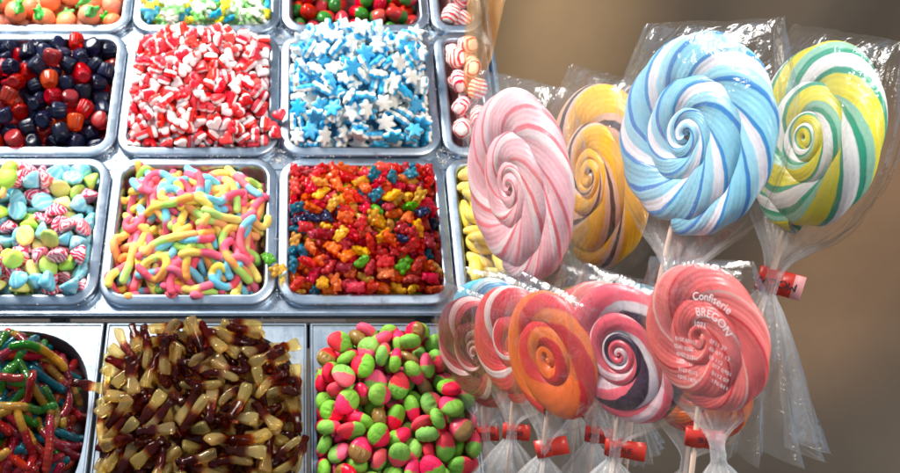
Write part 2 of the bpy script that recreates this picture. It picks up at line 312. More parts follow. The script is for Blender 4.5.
HEAP_POSES = [  # per tray, eight numbers a piece: colour variant, place in tenths of a millimetre, rotation in hundredths
[2,273,-553,-145,33,26,69,-58,0,414,-926,-302,7,-79,39,-45,2,659,668,-208,60,61,-37,32,0,115,280,75,2,61,67,-40,0,-114,48,87,62,0,-73,25,
0,-51,254,286,28,65,69,7,0,-156,-339,-128,49,77,17,-34,0,393,501,-121,50,83,-18,-9,0,678,925,-302,67,-13,-71,3,1,-920,365,-267,64,-12,-13,74,
0,920,-288,-108,77,51,33,-15,0,-236,909,-12,28,18,-72,-60,1,-289,-397,59,50,-43,-68,-27,0,567,-889,-93,19,53,-64,-50,2,-445,-190,-50,41,61,25,-62,
0,-101,456,159,61,-38,-11,67,0,640,-167,-168,6,-67,-11,72,1,136,922,-252,9,7,-68,71,0,872,-42,-126,70,-14,68,3,1,189,-184,113,10,-31,-28,89,
0,606,76,-155,65,9,8,74,1,-626,925,-292,30,62,-52,-48,1,917,686,-236,10,73,-9,-66,0,675,-917,-326,23,-1,22,-94,0,322,-70,-114,6,-99,-8,0,
0,-323,456,0,8,56,-69,-43,0,391,81,108,1,33,84,41,2,-445,-455,-114,67,-56,-5,45,0,903,-897,-173,74,-26,59,-11,0,-42,-152,-20,37,-63,-66,10,
0,-910,119,-272,5,-88,-12,44,0,-821,-915,-110,68,70,7,12,0,683,332,-177,25,69,52,41,2,157,419,-118,17,42,-62,63,0,-354,241,-118,54,-73,-23,33,
0,-928,-521,-268,20,-68,-20,66,0,343,423,137,80,-17,-55,-13,2,-369,879,-228,42,-11,29,84,0,-37,-366,161,59,24,-29,70,0,-669,693,-216,15,-65,19,-71,
0,919,-719,-328,38,60,-32,-62,2,919,172,-259,25,-84,-42,-18,2,441,-328,-121,42,-24,65,-57,1,-920,663,-294,54,44,52,49,0,-116,919,-254,90,-20,7,35,
1,-925,-345,-96,53,-30,29,73,2,-180,-817,-248,17,56,-65,45,2,133,47,212,19,3,67,-70,0,-262,-30,-114,57,74,14,31,2,403,228,-106,37,76,-48,-20,
1,-82,324,-110,31,0,-2,-94,0,628,-58,60,42,89,-6,8,0,-540,452,-135,28,-25,84,-37,1,60,-926,-301,24,-62,-55,48,0,142,-335,-101,33,-11,15,-91,
0,686,-421,-200,44,-58,-44,-50,1,925,-446,-299,53,-58,49,34,0,-924,-864,-362,97,10,-16,11,2,-210,648,-115,52,18,20,80,0,-913,925,-356,68,-30,61,-23,
0,498,-665,-210,51,64,53,17,0,100,39,-92,21,48,50,-68,0,-679,-439,-196,47,12,4,-86,1,-681,-922,-313,8,-65,72,-17,0,-69,696,74,61,72,24,-19,
0,425,927,-273,14,-77,-4,60,1,-444,-231,184,52,81,-4,-23,0,905,437,-274,47,-52,-32,62,1,141,418,290,23,25,-90,25,0,-635,-677,-201,80,17,-26,-49,
0,-438,-909,-299,27,60,63,-38,0,747,-687,-145,49,-42,26,-70,2,922,917,-356,70,8,-69,-11,0,-906,-165,-256,11,-34,-82,-43,0,-125,-714,53,58,-20,-64,45,
2,546,319,59,40,70,-56,-15,2,402,923,76,2,0,71,-69,2,-676,-620,46,96,-10,-14,19,0,82,926,2,13,-94,-7,29,0,732,533,-13,55,74,-17,-32,
1,61,-657,-166,75,-2,2,-65,1,321,771,-122,68,-26,49,-46,1,461,-232,108,13,69,-70,-3,2,669,-368,33,27,1,-71,64,0,-660,65,-167,43,-46,61,47,
1,-649,-343,77,75,-26,55,22,0,616,903,-74,39,59,50,-47,0,513,651,39,76,25,41,-42,0,-893,685,-54,48,-44,71,-22,0,400,-850,88,68,63,32,-12,
1,635,122,220,65,38,-17,61,2,-211,-596,-144,86,-44,-20,-7,0,-665,599,38,28,37,85,-20,0,-464,-581,145,13,72,-58,33,0,926,377,56,48,-39,-33,-70,
0,-682,922,-45,24,-27,0,92,0,-925,-16,-33,14,-3,-26,94,1,-355,-11,249,58,28,25,-71,2,569,-616,40,18,29,76,-54,2,-925,-679,-61,14,35,77,-49,
0,-449,258,274,85,25,41,13,1,925,-534,-41,10,-97,14,-5,0,69,698,-161,30,-35,76,44,0,830,147,15,26,64,54,47,0,269,-812,-135,57,-43,61,30,
1,-886,-495,96,85,28,13,-41,0,-398,-727,-51,45,10,22,85,0,916,916,-116,58,-41,57,-38,0,-918,916,-117,1,-7,77,61,0,336,-450,115,63,-32,67,-18,
0,-662,-189,-170,55,-27,-77,14,0,-688,-91,61,37,-60,23,-66,2,-585,-921,-36,19,95,15,14,1,-243,249,135,15,-90,13,-36,0,-304,677,145,60,-56,32,46,
1,-454,731,-35,36,37,76,37,0,106,-624,106,50,23,-28,78,1,-500,102,25,38,83,38,-2,0,232,643,66,13,82,47,-27,1,-838,450,-35,55,-75,7,34,
0,694,777,133,6,-42,89,-3,0,-773,204,8,15,-65,-71,-18,1,-279,-926,14,8,-36,91,-11,1,-626,366,151,47,-9,58,64,0,-35,-922,-35,72,5,-4,67],
[0,928,-97,-17,92,31,19,4,0,635,-865,-49,70,-49,-25,-44,0,676,330,211,38,35,15,83,0,573,967,184,27,33,-34,-83,0,3,-788,47,51,-19,74,-37,
0,-21,843,186,34,56,64,37,0,-984,-189,-89,22,66,22,67,0,905,-276,-4,91,31,20,-15,0,-760,683,87,52,46,6,70,0,47,967,97,20,-48,-38,75,
0,-169,-262,299,94,25,-13,12,0,-144,554,376,91,22,22,-23,0,774,118,167,65,70,-15,20,0,973,961,94,20,28,-76,54,0,76,-979,-142,58,67,29,-33,
0,853,830,-62,78,1,34,51,0,846,-565,-19,71,-36,-36,46,0,-445,-641,93,6,-89,29,-33,0,-878,-450,24,36,-42,8,-82,0,410,-594,105,53,-6,-42,-72,
0,-457,-840,126,16,89,-38,14,0,346,531,328,11,-11,-96,20,0,456,196,344,4,91,35,16,0,-106,973,81,26,-63,-29,66,0,969,436,-4,33,-85,27,27,
0,-965,984,60,21,19,67,-67,0,-534,-945,-137,46,70,-50,16,0,109,-365,302,86,-46,-12,12,0,984,-593,-18,52,46,-50,-49,0,-391,-480,177,52,19,66,50,
0,934,45,132,40,-89,12,-14,0,817,-840,-99,17,27,42,-83,0,-194,416,435,30,-73,56,23,0,-56,-595,138,55,43,57,42,0,-731,944,99,99,0,-9,0,
0,-295,177,385,40,63,0,65,0,-947,260,97,54,44,11,69,0,185,-169,341,58,67,-44,-1,0,61,120,420,89,-13,-12,40,0,-552,381,295,62,24,-71,-18,
0,-981,-272,122,62,-33,65,-25,0,-759,327,170,84,48,-9,-19,0,-777,-791,-43,79,3,43,-41,0,-173,842,249,24,80,-2,-53,0,341,-755,16,26,-93,24,-1,
0,455,934,88,69,31,-12,63,0,486,-852,-11,61,-22,-75,-5,0,594,639,234,24,12,61,73,0,-242,-984,44,55,-55,-46,-41,0,984,-924,-3,17,-68,14,-69,
0,-608,42,273,16,-78,26,52,0,962,918,-100,65,-40,63,-7,0,-337,829,171,78,40,-15,-43,0,698,951,-42,45,43,-33,-69,0,-751,-537,175,31,-69,-62,14,
0,-97,-942,-45,74,2,-66,1,0,650,-967,-134,58,-41,-42,-55,0,853,-984,-15,27,28,-63,66,0,-400,629,296,34,2,-92,-11,0,528,758,170,82,51,-10,22,
0,622,832,79,70,38,14,-57,0,159,311,438,15,48,81,-28,0,684,-727,-59,89,26,12,33,0,815,480,110,25,52,-53,-61,0,783,-680,123,3,53,-65,52,
0,-969,-589,-103,29,27,70,-58,0,718,-504,39,11,-19,44,86,0,287,-938,-125,51,51,54,42,0,933,603,-26,12,10,-89,-40,0,981,-386,-83,5,-74,-4,66,
0,-939,-984,-42,3,-6,-71,-68,0,-954,-455,-102,49,38,-74,-23,0,-274,651,355,39,-36,-84,1,0,-712,-101,176,75,-10,11,63,0,-731,972,-86,9,-37,59,70,
0,-460,100,361,66,9,72,14,0,99,-558,153,41,7,31,-84,0,-939,947,-172,23,29,59,70,0,674,-160,179,79,10,-39,-44,0,741,-346,125,2,88,-11,44,
0,-950,807,-50,64,52,33,44,0,207,155,404,25,51,-19,-79,0,856,245,77,36,33,86,4,0,-861,-195,88,44,-6,-6,-88,0,-525,-820,-58,44,10,-46,-75,
0,-981,724,175,22,-66,29,-64,0,968,-743,-181,68,25,-56,-38,0,-695,-611,-8,9,55,77,27,0,-984,427,-20,17,-68,19,-68,0,432,-962,-83,6,-33,-85,37,
0,-444,-984,12,49,49,53,-48,0,156,-874,-24,32,31,34,82,0,341,-477,202,45,74,-36,31,0,191,981,167,52,46,52,-47,0,-515,-220,231,64,31,-1,-69,
0,-651,-831,139,38,-51,-57,51,0,29,-222,338,18,89,-3,40,0,-257,-657,88,39,-91,2,-2,0,-644,790,98,73,56,-16,-35,0,228,861,164,41,-33,-66,-53,
0,-851,-978,-213,59,64,-38,30,0,-280,-810,-17,20,87,-26,33,0,14,683,296,46,-15,-26,-82,0,-498,984,-36,35,-35,62,59,0,-824,813,20,31,52,9,78,
0,-270,-957,-153,16,-45,81,31,0,-103,-46,372,8,-1,-16,97,0,-967,172,-71,31,41,-12,-84,0,-876,-729,-109,45,-77,35,-24,0,929,796,54,97,-3,21,-3,
0,408,-316,234,88,25,15,35,0,-947,-842,-89,54,-45,70,2,0,595,-633,101,24,10,-50,-81,0,-285,968,76,26,70,-36,-54,0,-41,331,410,9,56,-42,-70,
0,970,113,18,28,-25,82,42,0,-733,-974,-148,71,-23,56,-33,0,-926,628,-9,13,22,33,90,0,419,-773,180,46,-34,-70,-39,0,372,-30,388,54,-28,-67,41,
0,-700,-303,111,63,37,-9,-66,0,664,888,305,31,-87,25,25,0,813,-51,230,99,-5,-6,-6,0,-915,204,255,39,5,48,77,0,-575,582,368,54,56,-13,60,
0,824,733,222,89,-25,34,-12,0,52,-425,437,11,92,-11,-34,0,-791,133,174,4,55,18,80,0,758,691,116,0,-75,-37,53,0,-273,-813,160,6,97,-8,-17,
0,536,536,349,19,-82,-39,-35,0,619,-811,152,4,-53,-18,82,0,-415,419,367,81,-19,-30,-44,0,590,-583,259,66,60,-11,-42,0,197,509,383,73,3,51,43,
0,-789,770,251,90,-30,-9,-27,0,-244,287,494,81,52,12,20,0,866,-161,141,19,84,-42,23,0,10,468,399,23,63,73,-1,0,460,461,419,86,43,-7,-23,
0,-534,-533,159,3,58,-72,36,0,-902,-796,76,8,-57,54,60,0,-430,-419,340,38,86,10,29,0,337,-193,349,53,66,13,50,0,546,-244,435,19,-69,-65,-23,
0,-855,-296,240,0,34,-56,-74,0,465,853,304,6,95,-15,23,0,-294,959,297,42,18,27,84,0,-701,-641,268,61,62,-41,-24,0,-227,-461,256,30,38,86,1,
0,-732,-354,374,42,-4,60,-67,0,897,-378,74,89,31,19,-23,0,690,-283,286,8,13,52,-83,0,528,-857,227,56,45,-20,-65,0,568,-177,265,42,76,38,27,
0,505,-59,342,64,0,-75,3,0,-393,-642,229,11,-80,-45,36,0,302,-422,358,57,-24,19,75,0,-222,47,469,29,-86,-37,14,0,520,-399,352,63,-30,-32,63,
0,644,697,377,87,-30,30,22,0,-700,-939,-9,5,22,0,96,0,267,-775,201,6,22,-78,-56,0,-984,-618,93,27,-65,-29,63,0,865,-919,118,40,57,33,62,
0,919,179,233,6,-24,-93,-22,0,777,958,140,29,89,-25,-20,0,231,-32,431,29,-37,-12,86,0,-199,-389,395,13,-26,11,94,0,-502,-96,380,59,-39,-20,-66,
0,-587,583,218,89,-3,-24,-35,0,-833,-644,68,48,70,-29,-42,0,302,742,266,30,92,-10,18,0,886,-462,269,65,-47,-23,54,0,-785,-385,180,44,-59,26,61,
0,971,613,131,1,36,-91,-17,0,822,-777,38,64,-21,-56,-47,0,-984,16,95,35,-62,-36,58,0,602,118,273,90,6,-13,-39,0,821,445,328,78,5,46,-40,
0,708,460,249,60,-28,53,52,0,34,-965,135,78,-49,-35,12,0,-948,894,181,6,83,-2,53,0,-794,-59,343,18,77,0,60,0,-4,844,361,4,95,-19,18,
0,-114,556,518,15,12,-10,97,0,-118,-791,168,18,-47,-33,79,0,-494,856,360,47,44,20,72,0,-603,254,399,45,78,-39,13,0,695,-965,111,23,-21,83,-44,
0,982,-753,149,66,-20,67,-25,0,121,937,286,93,25,-22,2,0,-778,-898,121,82,-44,-4,33,0,-597,-356,232,20,-92,-5,30,0,-390,830,421,8,80,-35,-47,
0,958,-301,241,69,9,-57,-40,0,-270,815,465,86,9,46,-16,0,941,-531,144,94,-19,-18,16,0,-32,-464,274,80,21,-54,4,0,247,-656,158,81,51,19,16,
0,-612,98,408,16,8,40,89,0,-863,-20,99,1,73,-1,-66,0,-924,400,160,70,-64,26,-13,0,218,-875,110,27,-32,-81,38,0,-962,-467,145,74,16,57,30,
0,405,969,269,54,61,-16,55,0,-860,521,124,41,15,63,63,0,460,-968,86,89,16,-11,40,0,960,403,158,13,44,-86,17,0,-622,923,247,78,15,-55,-19,
0,-698,201,264,6,-54,2,-82,0,-633,-161,321,27,-68,66,5,0,-136,737,433,77,39,33,36,0,-963,-162,235,28,-15,-16,-92,0,-9,-154,458,63,33,-8,68,
0,-502,788,232,90,-8,-9,-39,0,436,-596,291,9,47,67,55,0,-533,-706,215,40,56,16,69,0,-377,-283,327,62,76,-13,-7,0,597,-446,182,53,-71,1,-44,
0,-460,981,198,51,52,-42,53,0,763,593,299,30,37,-72,-49,0,-956,14,246,14,30,90,24,0,-404,552,464,92,-2,35,13,0,436,704,426,22,40,-29,83,
0,269,603,475,51,7,84,12,0,-630,761,344,20,48,16,83,0,-805,653,404,69,-17,-48,-48,0,656,-20,314,13,-9,-70,-68,0,-210,-826,274,20,94,-19,-15,
0,-541,124,545,27,18,24,90,0,-696,431,293,33,-6,35,86,0,-425,-33,464,36,86,23,-25,0,-79,-690,351,45,-46,59,-47,0,260,885,364,59,59,-7,-52,
0,750,-155,377,39,84,-32,-13,0,162,803,370,66,56,-35,-33,0,379,176,481,18,88,-3,-41,0,-196,-611,216,27,80,-36,-36,0,766,270,305,75,-13,-47,-43,
0,86,686,445,52,53,-30,-58,0,853,-275,339,35,28,-33,-82,0,-868,329,337,19,-14,-22,-94,0,-294,-118,328,16,-52,83,3,0,636,141,407,2,-13,5,98,
0,-635,-462,368,56,2,-51,-63,0,-788,595,237,27,86,13,-39,0,-558,-587,344,28,-29,-46,-78,0,-713,514,426,51,54,-15,-64,0,-123,200,520,30,-92,7,17,
0,730,-427,324,54,67,-29,38,0,446,316,436,31,-38,81,29,0,-447,283,399,58,-63,-37,-33,0,33,-740,234,72,-63,-23,-1,0,149,-512,284,8,3,22,96],
[0,-614,-727,-40,94,27,-6,-16,0,735,-424,79,16,-11,-97,-6,0,9,659,369,18,79,55,-14,0,359,-623,174,26,-14,70,-64,0,-989,-651,46,4,-70,2,-70,
0,-64,895,266,58,24,72,25,0,910,-849,-198,93,17,15,25,0,-779,-544,73,69,3,58,42,0,-75,-699,162,33,33,-70,52,0,-908,683,81,15,30,54,76,
0,-285,961,150,72,51,24,-38,0,453,-788,53,93,-31,-3,10,0,-956,-380,-9,14,-69,14,68,0,-911,-174,88,29,91,27,2,0,-133,262,462,6,52,84,2,
0,436,-114,326,95,19,19,-3,0,512,-945,-80,48,-78,-17,-33,0,-283,-904,-27,6,78,-45,-40,0,477,658,388,85,36,37,-4,0,-915,-895,-146,29,-19,24,-89,
0,-989,903,-100,69,5,71,5,0,402,-390,216,47,-2,29,-82,0,416,874,124,36,56,-68,27,0,-923,522,105,56,-62,8,-53,0,989,-37,191,38,57,-39,-60,
0,-391,-436,247,83,13,-46,25,0,-797,988,-38,68,71,11,-11,0,939,-407,25,60,60,-34,-38,0,274,-989,-30,62,63,31,-32,0,-590,552,301,89,-35,-22,9,
0,91,391,480,5,86,44,-21,0,-987,80,56,9,-72,-9,67,0,-518,-639,115,49,-3,4,86,0,-442,-910,-129,19,-57,-73,-28,0,880,318,182,4,38,-87,28,
0,906,898,-122,91,-25,29,-8,0,912,-628,66,21,-67,63,31,0,-882,61,147,75,16,58,23,0,188,-225,425,40,-56,-22,68,0,885,696,92,24,-57,43,-64,
0,987,-197,-30,25,-65,-30,63,0,-712,-313,173,94,30,3,-5,0,987,581,187,16,66,-20,-70,0,-615,309,332,46,10,-35,-80,0,880,67,155,70,-28,-60,24,
0,-989,367,-8,17,-69,18,-67,0,167,-805,-25,25,-64,-67,-23,0,-659,68,245,49,29,-8,-81,0,-621,841,85,8,-13,90,-38,0,570,348,324,6,-75,-58,27,
0,245,148,514,39,17,-35,-82,0,711,-929,-91,3,-36,-53,75,0,697,-270,204,19,6,19,95,0,-864,-656,0,45,-56,30,-61,0,-18,-942,-65,19,-50,-65,-53,
0,-401,792,243,46,-16,-22,-83,0,-288,-631,185,60,-57,-54,6,0,-180,-337,288,45,14,22,-84,0,687,897,45,40,-37,-1,-83,0,982,268,-12,63,-19,-72,17,
0,144,956,69,56,80,-11,8,0,-322,40,403,18,-31,92,2,0,713,-691,-2,25,-72,-55,31,0,679,649,176,93,-11,30,6,0,582,590,413,34,-82,-5,43,
0,-119,-464,340,91,25,12,-29,0,-732,-813,104,95,25,8,-7,0,712,18,295,45,3,-27,-84,0,922,391,361,36,-41,80,-21,0,-297,897,394,47,-14,-86,0,
0,-114,-180,422,10,82,-54,7,0,-316,637,416,5,-17,-21,95,0,-697,-967,-92,66,73,-14,-3,0,477,-422,304,30,-50,-79,-12,0,-912,-509,265,61,33,9,-70,
0,122,-597,256,43,51,14,-72,0,660,-612,242,44,30,-78,28,0,436,786,333,86,46,3,18,0,-39,-955,199,58,-57,-23,-52,0,-503,-140,332,42,3,-43,79,
0,-596,-500,303,37,6,56,-73,0,-542,-911,87,49,-14,-83,-19,0,786,550,356,18,45,-9,-86,0,800,-453,233,83,28,43,-13,0,724,911,162,5,-78,-50,33,
0,441,942,219,49,-33,-35,-72,0,-370,-348,426,34,11,-22,-90,0,-742,52,322,26,27,-1,-91,0,-603,954,191,49,74,-33,30,0,-776,680,282,74,-30,-23,-54,
0,-893,487,380,68,-34,45,46,0,574,-703,238,28,-7,-86,40,0,-736,-386,257,10,-27,90,30,0,773,-912,224,99,1,7,0,0,401,160,481,80,-4,-45,-38,
0,730,-911,116,99,3,4,1,0,728,257,396,53,-45,17,-68,0,-44,627,512,2,5,23,96,0,216,-483,274,35,-85,-18,-33,0,904,-154,313,3,84,28,44,
0,974,-895,-21,73,23,-58,-25,0,470,-989,195,70,69,6,-4,0,-314,371,474,1,-79,43,-42,0,900,930,264,43,-81,37,2,0,-390,30,514,4,-73,66,-11,
0,554,76,403,55,-22,-1,-79,0,-453,912,394,35,58,36,63,0,223,-910,129,42,-18,31,82,0,-923,-916,91,42,-11,86,24,0,-573,402,489,72,-16,-11,66,
0,80,242,597,91,36,9,-9,0,765,787,303,2,35,-86,-33,0,-446,-673,292,19,-92,9,-30,0,-840,327,227,69,-4,59,-39,0,911,-749,198,33,3,-66,66,
0,-877,897,139,23,-39,-80,-37,0,-241,-872,103,23,-84,-35,30,0,-526,171,464,6,35,-37,85,0,-197,885,468,37,-18,-90,2,0,112,855,315,24,-72,-24,-59,
0,56,-696,446,8,70,-50,-48,0,-337,582,555,7,92,27,22,0,747,-111,466,15,-94,-4,28,0,-140,-118,707,84,27,32,-32,0,-739,593,542,33,-37,-80,-31,
0,-800,-288,439,91,-39,-6,6,0,338,418,512,29,48,22,-78,0,-117,-683,358,7,-15,97,13,0,-407,-681,454,88,4,-24,38,0,33,-93,485,5,-71,-54,43,
0,-572,281,635,21,82,47,19,0,-576,774,397,76,0,-64,4,0,-754,350,576,80,-14,-55,-15,0,58,7,619,75,-2,57,30,0,762,708,487,87,-43,19,1,
0,68,-503,500,42,53,-62,38,0,-594,-200,408,15,-25,-40,86,0,-191,42,600,34,21,25,87,0,-711,791,437,19,-64,-38,63,0,217,932,354,28,-63,-32,-64,
0,217,669,464,7,-86,-27,41,0,254,-178,616,7,0,-93,32,0,-357,282,670,17,83,-16,49,0,328,-563,424,21,-43,-84,-21,0,-221,-180,532,2,28,-94,11,
0,499,-179,423,38,-83,-39,-1,0,785,323,495,85,6,43,28,0,409,500,481,38,-83,-5,-38,0,-21,-820,168,59,71,24,-25,0,314,-304,456,66,-28,-55,39,
0,-652,-723,352,65,62,-33,25,0,365,-807,281,38,-69,59,14,0,-23,796,543,7,5,-96,23,0,-169,-529,525,16,-65,56,-48,0,-449,493,698,18,96,-12,-11,
0,640,495,466,21,-39,42,-77,0,-466,-244,564,73,19,38,52,0,-576,624,629,8,-87,18,42,0,12,675,684,7,-6,-95,-26,0,-135,372,659,6,-86,14,47,
0,482,-361,553,14,85,7,49,0,-666,-36,575,9,86,38,-30,0,-579,-384,548,44,66,-59,1,0,638,-370,441,31,25,23,88,0,283,688,626,45,22,-78,-36,
0,276,384,622,18,-78,-32,-49,0,555,71,576,35,-54,-74,16,0,-838,53,493,39,-14,-85,28],
[0,125,-190,298,75,-25,-51,31,0,102,-882,-130,71,-15,53,41,0,99,636,-64,46,-33,31,75,0,41,-551,-75,8,-97,-16,2,0,44,-128,-11,62,64,15,-40,
0,-98,169,-22,30,70,26,-58,0,-97,907,-140,40,39,-65,50,0,-107,-783,95,34,-44,6,-82,0,-103,-361,111,10,-51,65,-54,0,126,341,113,66,28,68,7,
0,-126,-9,262,60,37,45,53,0,103,841,108,24,43,78,-37,0,-109,551,143,42,8,80,40,0,127,-627,205,40,-59,50,-47],
[1,-334,-660,-143,92,-6,-31,18,1,711,-440,-180,6,-22,96,8,2,186,716,-184,26,23,78,-51,0,209,-689,-169,12,35,-91,9,0,-908,-735,-314,15,75,-31,54,
1,-168,922,-285,48,34,71,-36,1,884,-924,-394,64,21,-8,72,0,-719,-674,-186,75,-49,-13,41,1,177,-412,-118,2,37,-85,35,0,-670,723,-241,12,-84,-44,-27,
0,-428,968,-311,62,60,33,-36,0,466,-705,-160,79,38,-12,-46,1,-946,-528,-276,37,-47,8,78,1,-943,-151,-235,51,64,11,-55,0,-132,361,-112,3,73,53,-41,
3,468,-61,-84,86,31,30,23,1,375,-900,-256,16,82,31,42,0,-256,-963,-301,33,-26,62,65,1,435,502,-114,69,18,-17,67,3,-830,-916,-347,6,17,82,52,
3,-899,970,-200,44,43,56,-53,1,449,-454,-138,29,-4,92,-22,1,320,940,-288,63,50,-50,30,1,-695,509,-163,59,-73,19,-25,0,893,119,-265,33,-7,-86,-36,
1,-559,-389,-180,50,11,-1,-85,2,-934,793,-340,5,95,10,-27,3,899,-371,-273,40,83,-28,-25,2,118,-915,-226,38,-28,34,80,1,-404,730,-193,30,-88,33,12,
1,133,340,-110,31,71,55,-27,1,-903,33,-252,44,86,17,-13,1,-365,-483,-85,4,32,-45,-82,1,-586,-938,-349,65,22,17,-69,1,671,470,-190,30,83,-10,-43,
1,900,902,-227,8,-62,76,-6,0,899,-615,-275,1,91,-24,-31,1,-698,290,-177,60,-7,79,-3,0,244,-109,-130,72,-1,2,-68,1,733,717,-222,86,-45,9,-16,
1,899,-102,-215,44,18,30,-81,0,-797,-352,-224,40,87,25,6,0,946,719,-321,45,39,-60,-52,1,-412,492,-142,15,-67,-64,30,3,633,180,-107,53,21,56,-58,
1,-897,368,-275,49,-76,36,-16,0,-93,-674,-130,81,-3,-25,-51,3,-573,112,-150,17,16,-11,-95,3,-694,932,-267,49,-66,25,49,1,456,284,-98,19,-3,-81,-54,
2,124,153,-50,12,24,-50,-81,1,641,-891,-300,31,-5,93,14,3,675,-115,-147,35,43,79,21,0,-565,-802,-210,49,-15,-5,-85,1,-66,-892,-207,74,6,-58,-31,
2,-62,592,-148,12,-1,86,-47,2,-119,-416,-116,24,-88,-16,35,0,126,-313,-27,91,-30,-18,-18,0,676,944,-300,71,56,35,-21,2,974,448,-323,48,-51,-48,51,
1,127,891,-191,15,97,-2,8,1,-425,-84,-118,37,-24,-89,1,0,701,-681,-216,47,-45,69,26,2,419,751,-209,40,-5,-89,18,3,520,611,88,49,-75,33,27,
0,90,-507,71,47,31,25,-78,1,-686,-839,2,26,33,-44,78,1,787,99,-8,44,44,-29,-71,1,914,349,-145,37,29,67,56,0,-296,947,-54,33,-58,-69,-24,
0,-948,171,-146,3,69,46,-54,0,-881,715,-151,15,-62,-66,-38,1,33,-137,-51,26,64,11,70,0,-417,-916,-127,73,-56,-37,2,1,-197,697,-47,26,-13,-74,59,
2,-872,-698,-70,3,-44,-82,-34,0,-822,-974,-122,35,-35,61,61,0,568,-8,75,58,-21,-78,-3,1,974,-406,-50,26,65,-26,-65,1,-947,-500,-52,35,73,18,-55,
3,273,-656,-12,18,85,-25,-41,0,627,-368,6,41,66,-58,20,0,562,808,-135,23,72,60,-22,0,50,-701,40,55,47,-65,19,1,-664,-177,-121,58,70,21,-34,
2,-941,-25,-6,15,78,23,54,1,-604,-586,-33,88,-24,5,37,2,-371,-765,48,6,-81,-24,52,2,731,591,-19,15,58,-53,-58,1,689,-230,81,49,68,52,1,
1,743,943,-36,61,40,45,-49,0,179,898,-6,7,-68,50,-52,0,-331,-303,-66,38,-51,54,53,1,-691,43,-9,36,-88,-27,-11,1,-740,903,-22,13,64,-36,65,
0,-619,656,-18,36,-19,-2,-90,0,-974,532,-83,70,-2,70,-2,2,749,-555,-28,36,16,90,-9,0,-909,-241,-55,32,-86,3,38,0,568,-947,-118,17,29,-87,33,
0,349,91,71,31,87,24,-27,1,845,-894,-198,37,-11,-91,-1,3,586,389,19,71,-61,-2,-32,0,112,518,25,30,-41,-23,82,3,356,-298,-11,33,46,32,75,
1,974,108,-42,50,-49,-50,49,0,974,-902,-91,46,53,-46,-53,3,165,-925,15,16,-14,-48,-84,1,892,-147,-39,96,0,-19,12,1,-75,440,58,70,56,-13,-39,
2,920,781,-2,5,57,-16,-79,1,-298,168,-107,39,89,12,11,0,528,199,151,88,-42,1,14,1,-543,909,-42,19,52,29,77,1,383,-856,13,54,59,-36,46,
0,-834,268,-37,62,-22,65,34,2,-974,-892,-7,66,24,66,24,1,-318,531,-7,31,-5,-78,52,1,-16,237,69,11,18,95,21,0,898,536,-13,35,-47,41,68,
0,-154,-647,75,0,69,-46,54,0,-815,420,68,50,-1,32,79,1,942,-675,-71,12,-66,65,-33,1,-939,918,44,59,18,64,44,3,-174,-899,-17,72,-42,1,54,
2,-529,326,-78,73,28,-60,-3,1,-58,820,-80,32,-44,-31,77,0,272,600,-20,82,-29,-46,-9,0,378,-486,111,46,-68,-9,55,0,-414,629,231,81,-46,24,26,
1,464,974,-48,20,20,67,-67,0,930,-95,146,54,8,-82,10,0,710,-50,176,65,-19,-54,-47,2,189,-25,109,56,-59,42,37,2,-651,509,127,55,-42,-71,3,
1,-200,-805,217,85,43,-5,27,0,-905,138,148,71,-55,15,-39,0,-517,-753,147,79,7,-56,-21,0,-148,43,-52,6,-18,58,78,2,-778,-415,17,63,4,-30,70,
1,858,-948,71,31,82,-26,38,1,-461,403,158,27,72,55,-29,2,-406,762,54,85,35,18,33,0,-608,225,83,74,41,-26,-45,2,-203,876,147,76,47,35,22,
0,-51,723,157,37,-14,-81,-41,2,551,-308,267,0,32,75,56,1,677,762,75,1,-21,-95,19,3,184,-214,148,24,-24,92,11,0,-610,-35,112,39,16,34,-83,
1,294,362,79,3,80,-54,-23,1,408,819,58,23,-91,22,22,1,-687,732,157,40,75,32,-40,0,-3,908,124,29,82,29,-38,1,153,645,206,62,48,60,-5,
1,-781,-177,140,23,13,37,88,1,395,-162,133,67,47,-52,-23,2,-305,231,37,86,-40,-4,28,2,487,-630,38,12,86,-23,-41,1,-182,-158,-103,29,74,56,-22,
1,798,340,76,81,44,-32,-19,1,169,-893,188,2,-14,15,97,0,333,661,212,13,-78,1,-59,2,84,-613,250,95,-5,6,-25,0,652,-525,179,14,-17,70,67,
1,-723,-615,176,71,23,-65,-5,0,923,-507,150,39,46,-18,-77,1,549,-909,120,61,-10,-75,19,0,-75,594,293,43,-1,55,-70,1,871,-305,105,68,-29,-55,-34,
2,-905,-395,165,16,8,-9,-97,0,-896,660,106,54,45,68,-17],
[6,801,82,268,86,-11,-5,-48,0,-71,-155,398,93,11,22,-24,2,110,-70,400,9,-1,24,-96,2,-610,539,322,76,-38,-2,-50,6,477,-393,347,85,-48,13,-7,
2,761,338,282,22,9,-1,96,4,-994,-440,106,47,52,42,57,0,634,-299,320,19,12,33,-90,0,-673,697,266,26,-44,22,82,2,-336,-329,368,40,-29,-4,85,
1,308,-393,360,53,-34,13,-75,0,855,-842,128,2,67,-72,-13,0,282,827,261,26,-58,-71,-27,0,-977,919,75,97,-1,19,2,0,-140,-988,101,22,-66,60,35,
4,130,673,332,25,29,-3,91,4,389,640,329,90,-10,36,-17,1,-220,303,385,9,20,16,-95,4,-965,-646,105,28,-48,-31,76,2,-582,-938,122,96,-24,-6,-3,
0,573,-471,301,36,29,-33,81,2,377,290,370,83,-15,-34,-39,0,-791,-629,198,62,56,-47,26,2,-422,166,364,41,-31,-16,84,1,-702,151,288,33,51,48,-61,
0,60,-992,81,59,-75,25,-2,0,213,494,353,75,44,-22,-42,1,10,417,364,93,-28,-12,16,5,-542,-278,320,67,34,-15,63,4,159,319,369,87,22,10,-41,
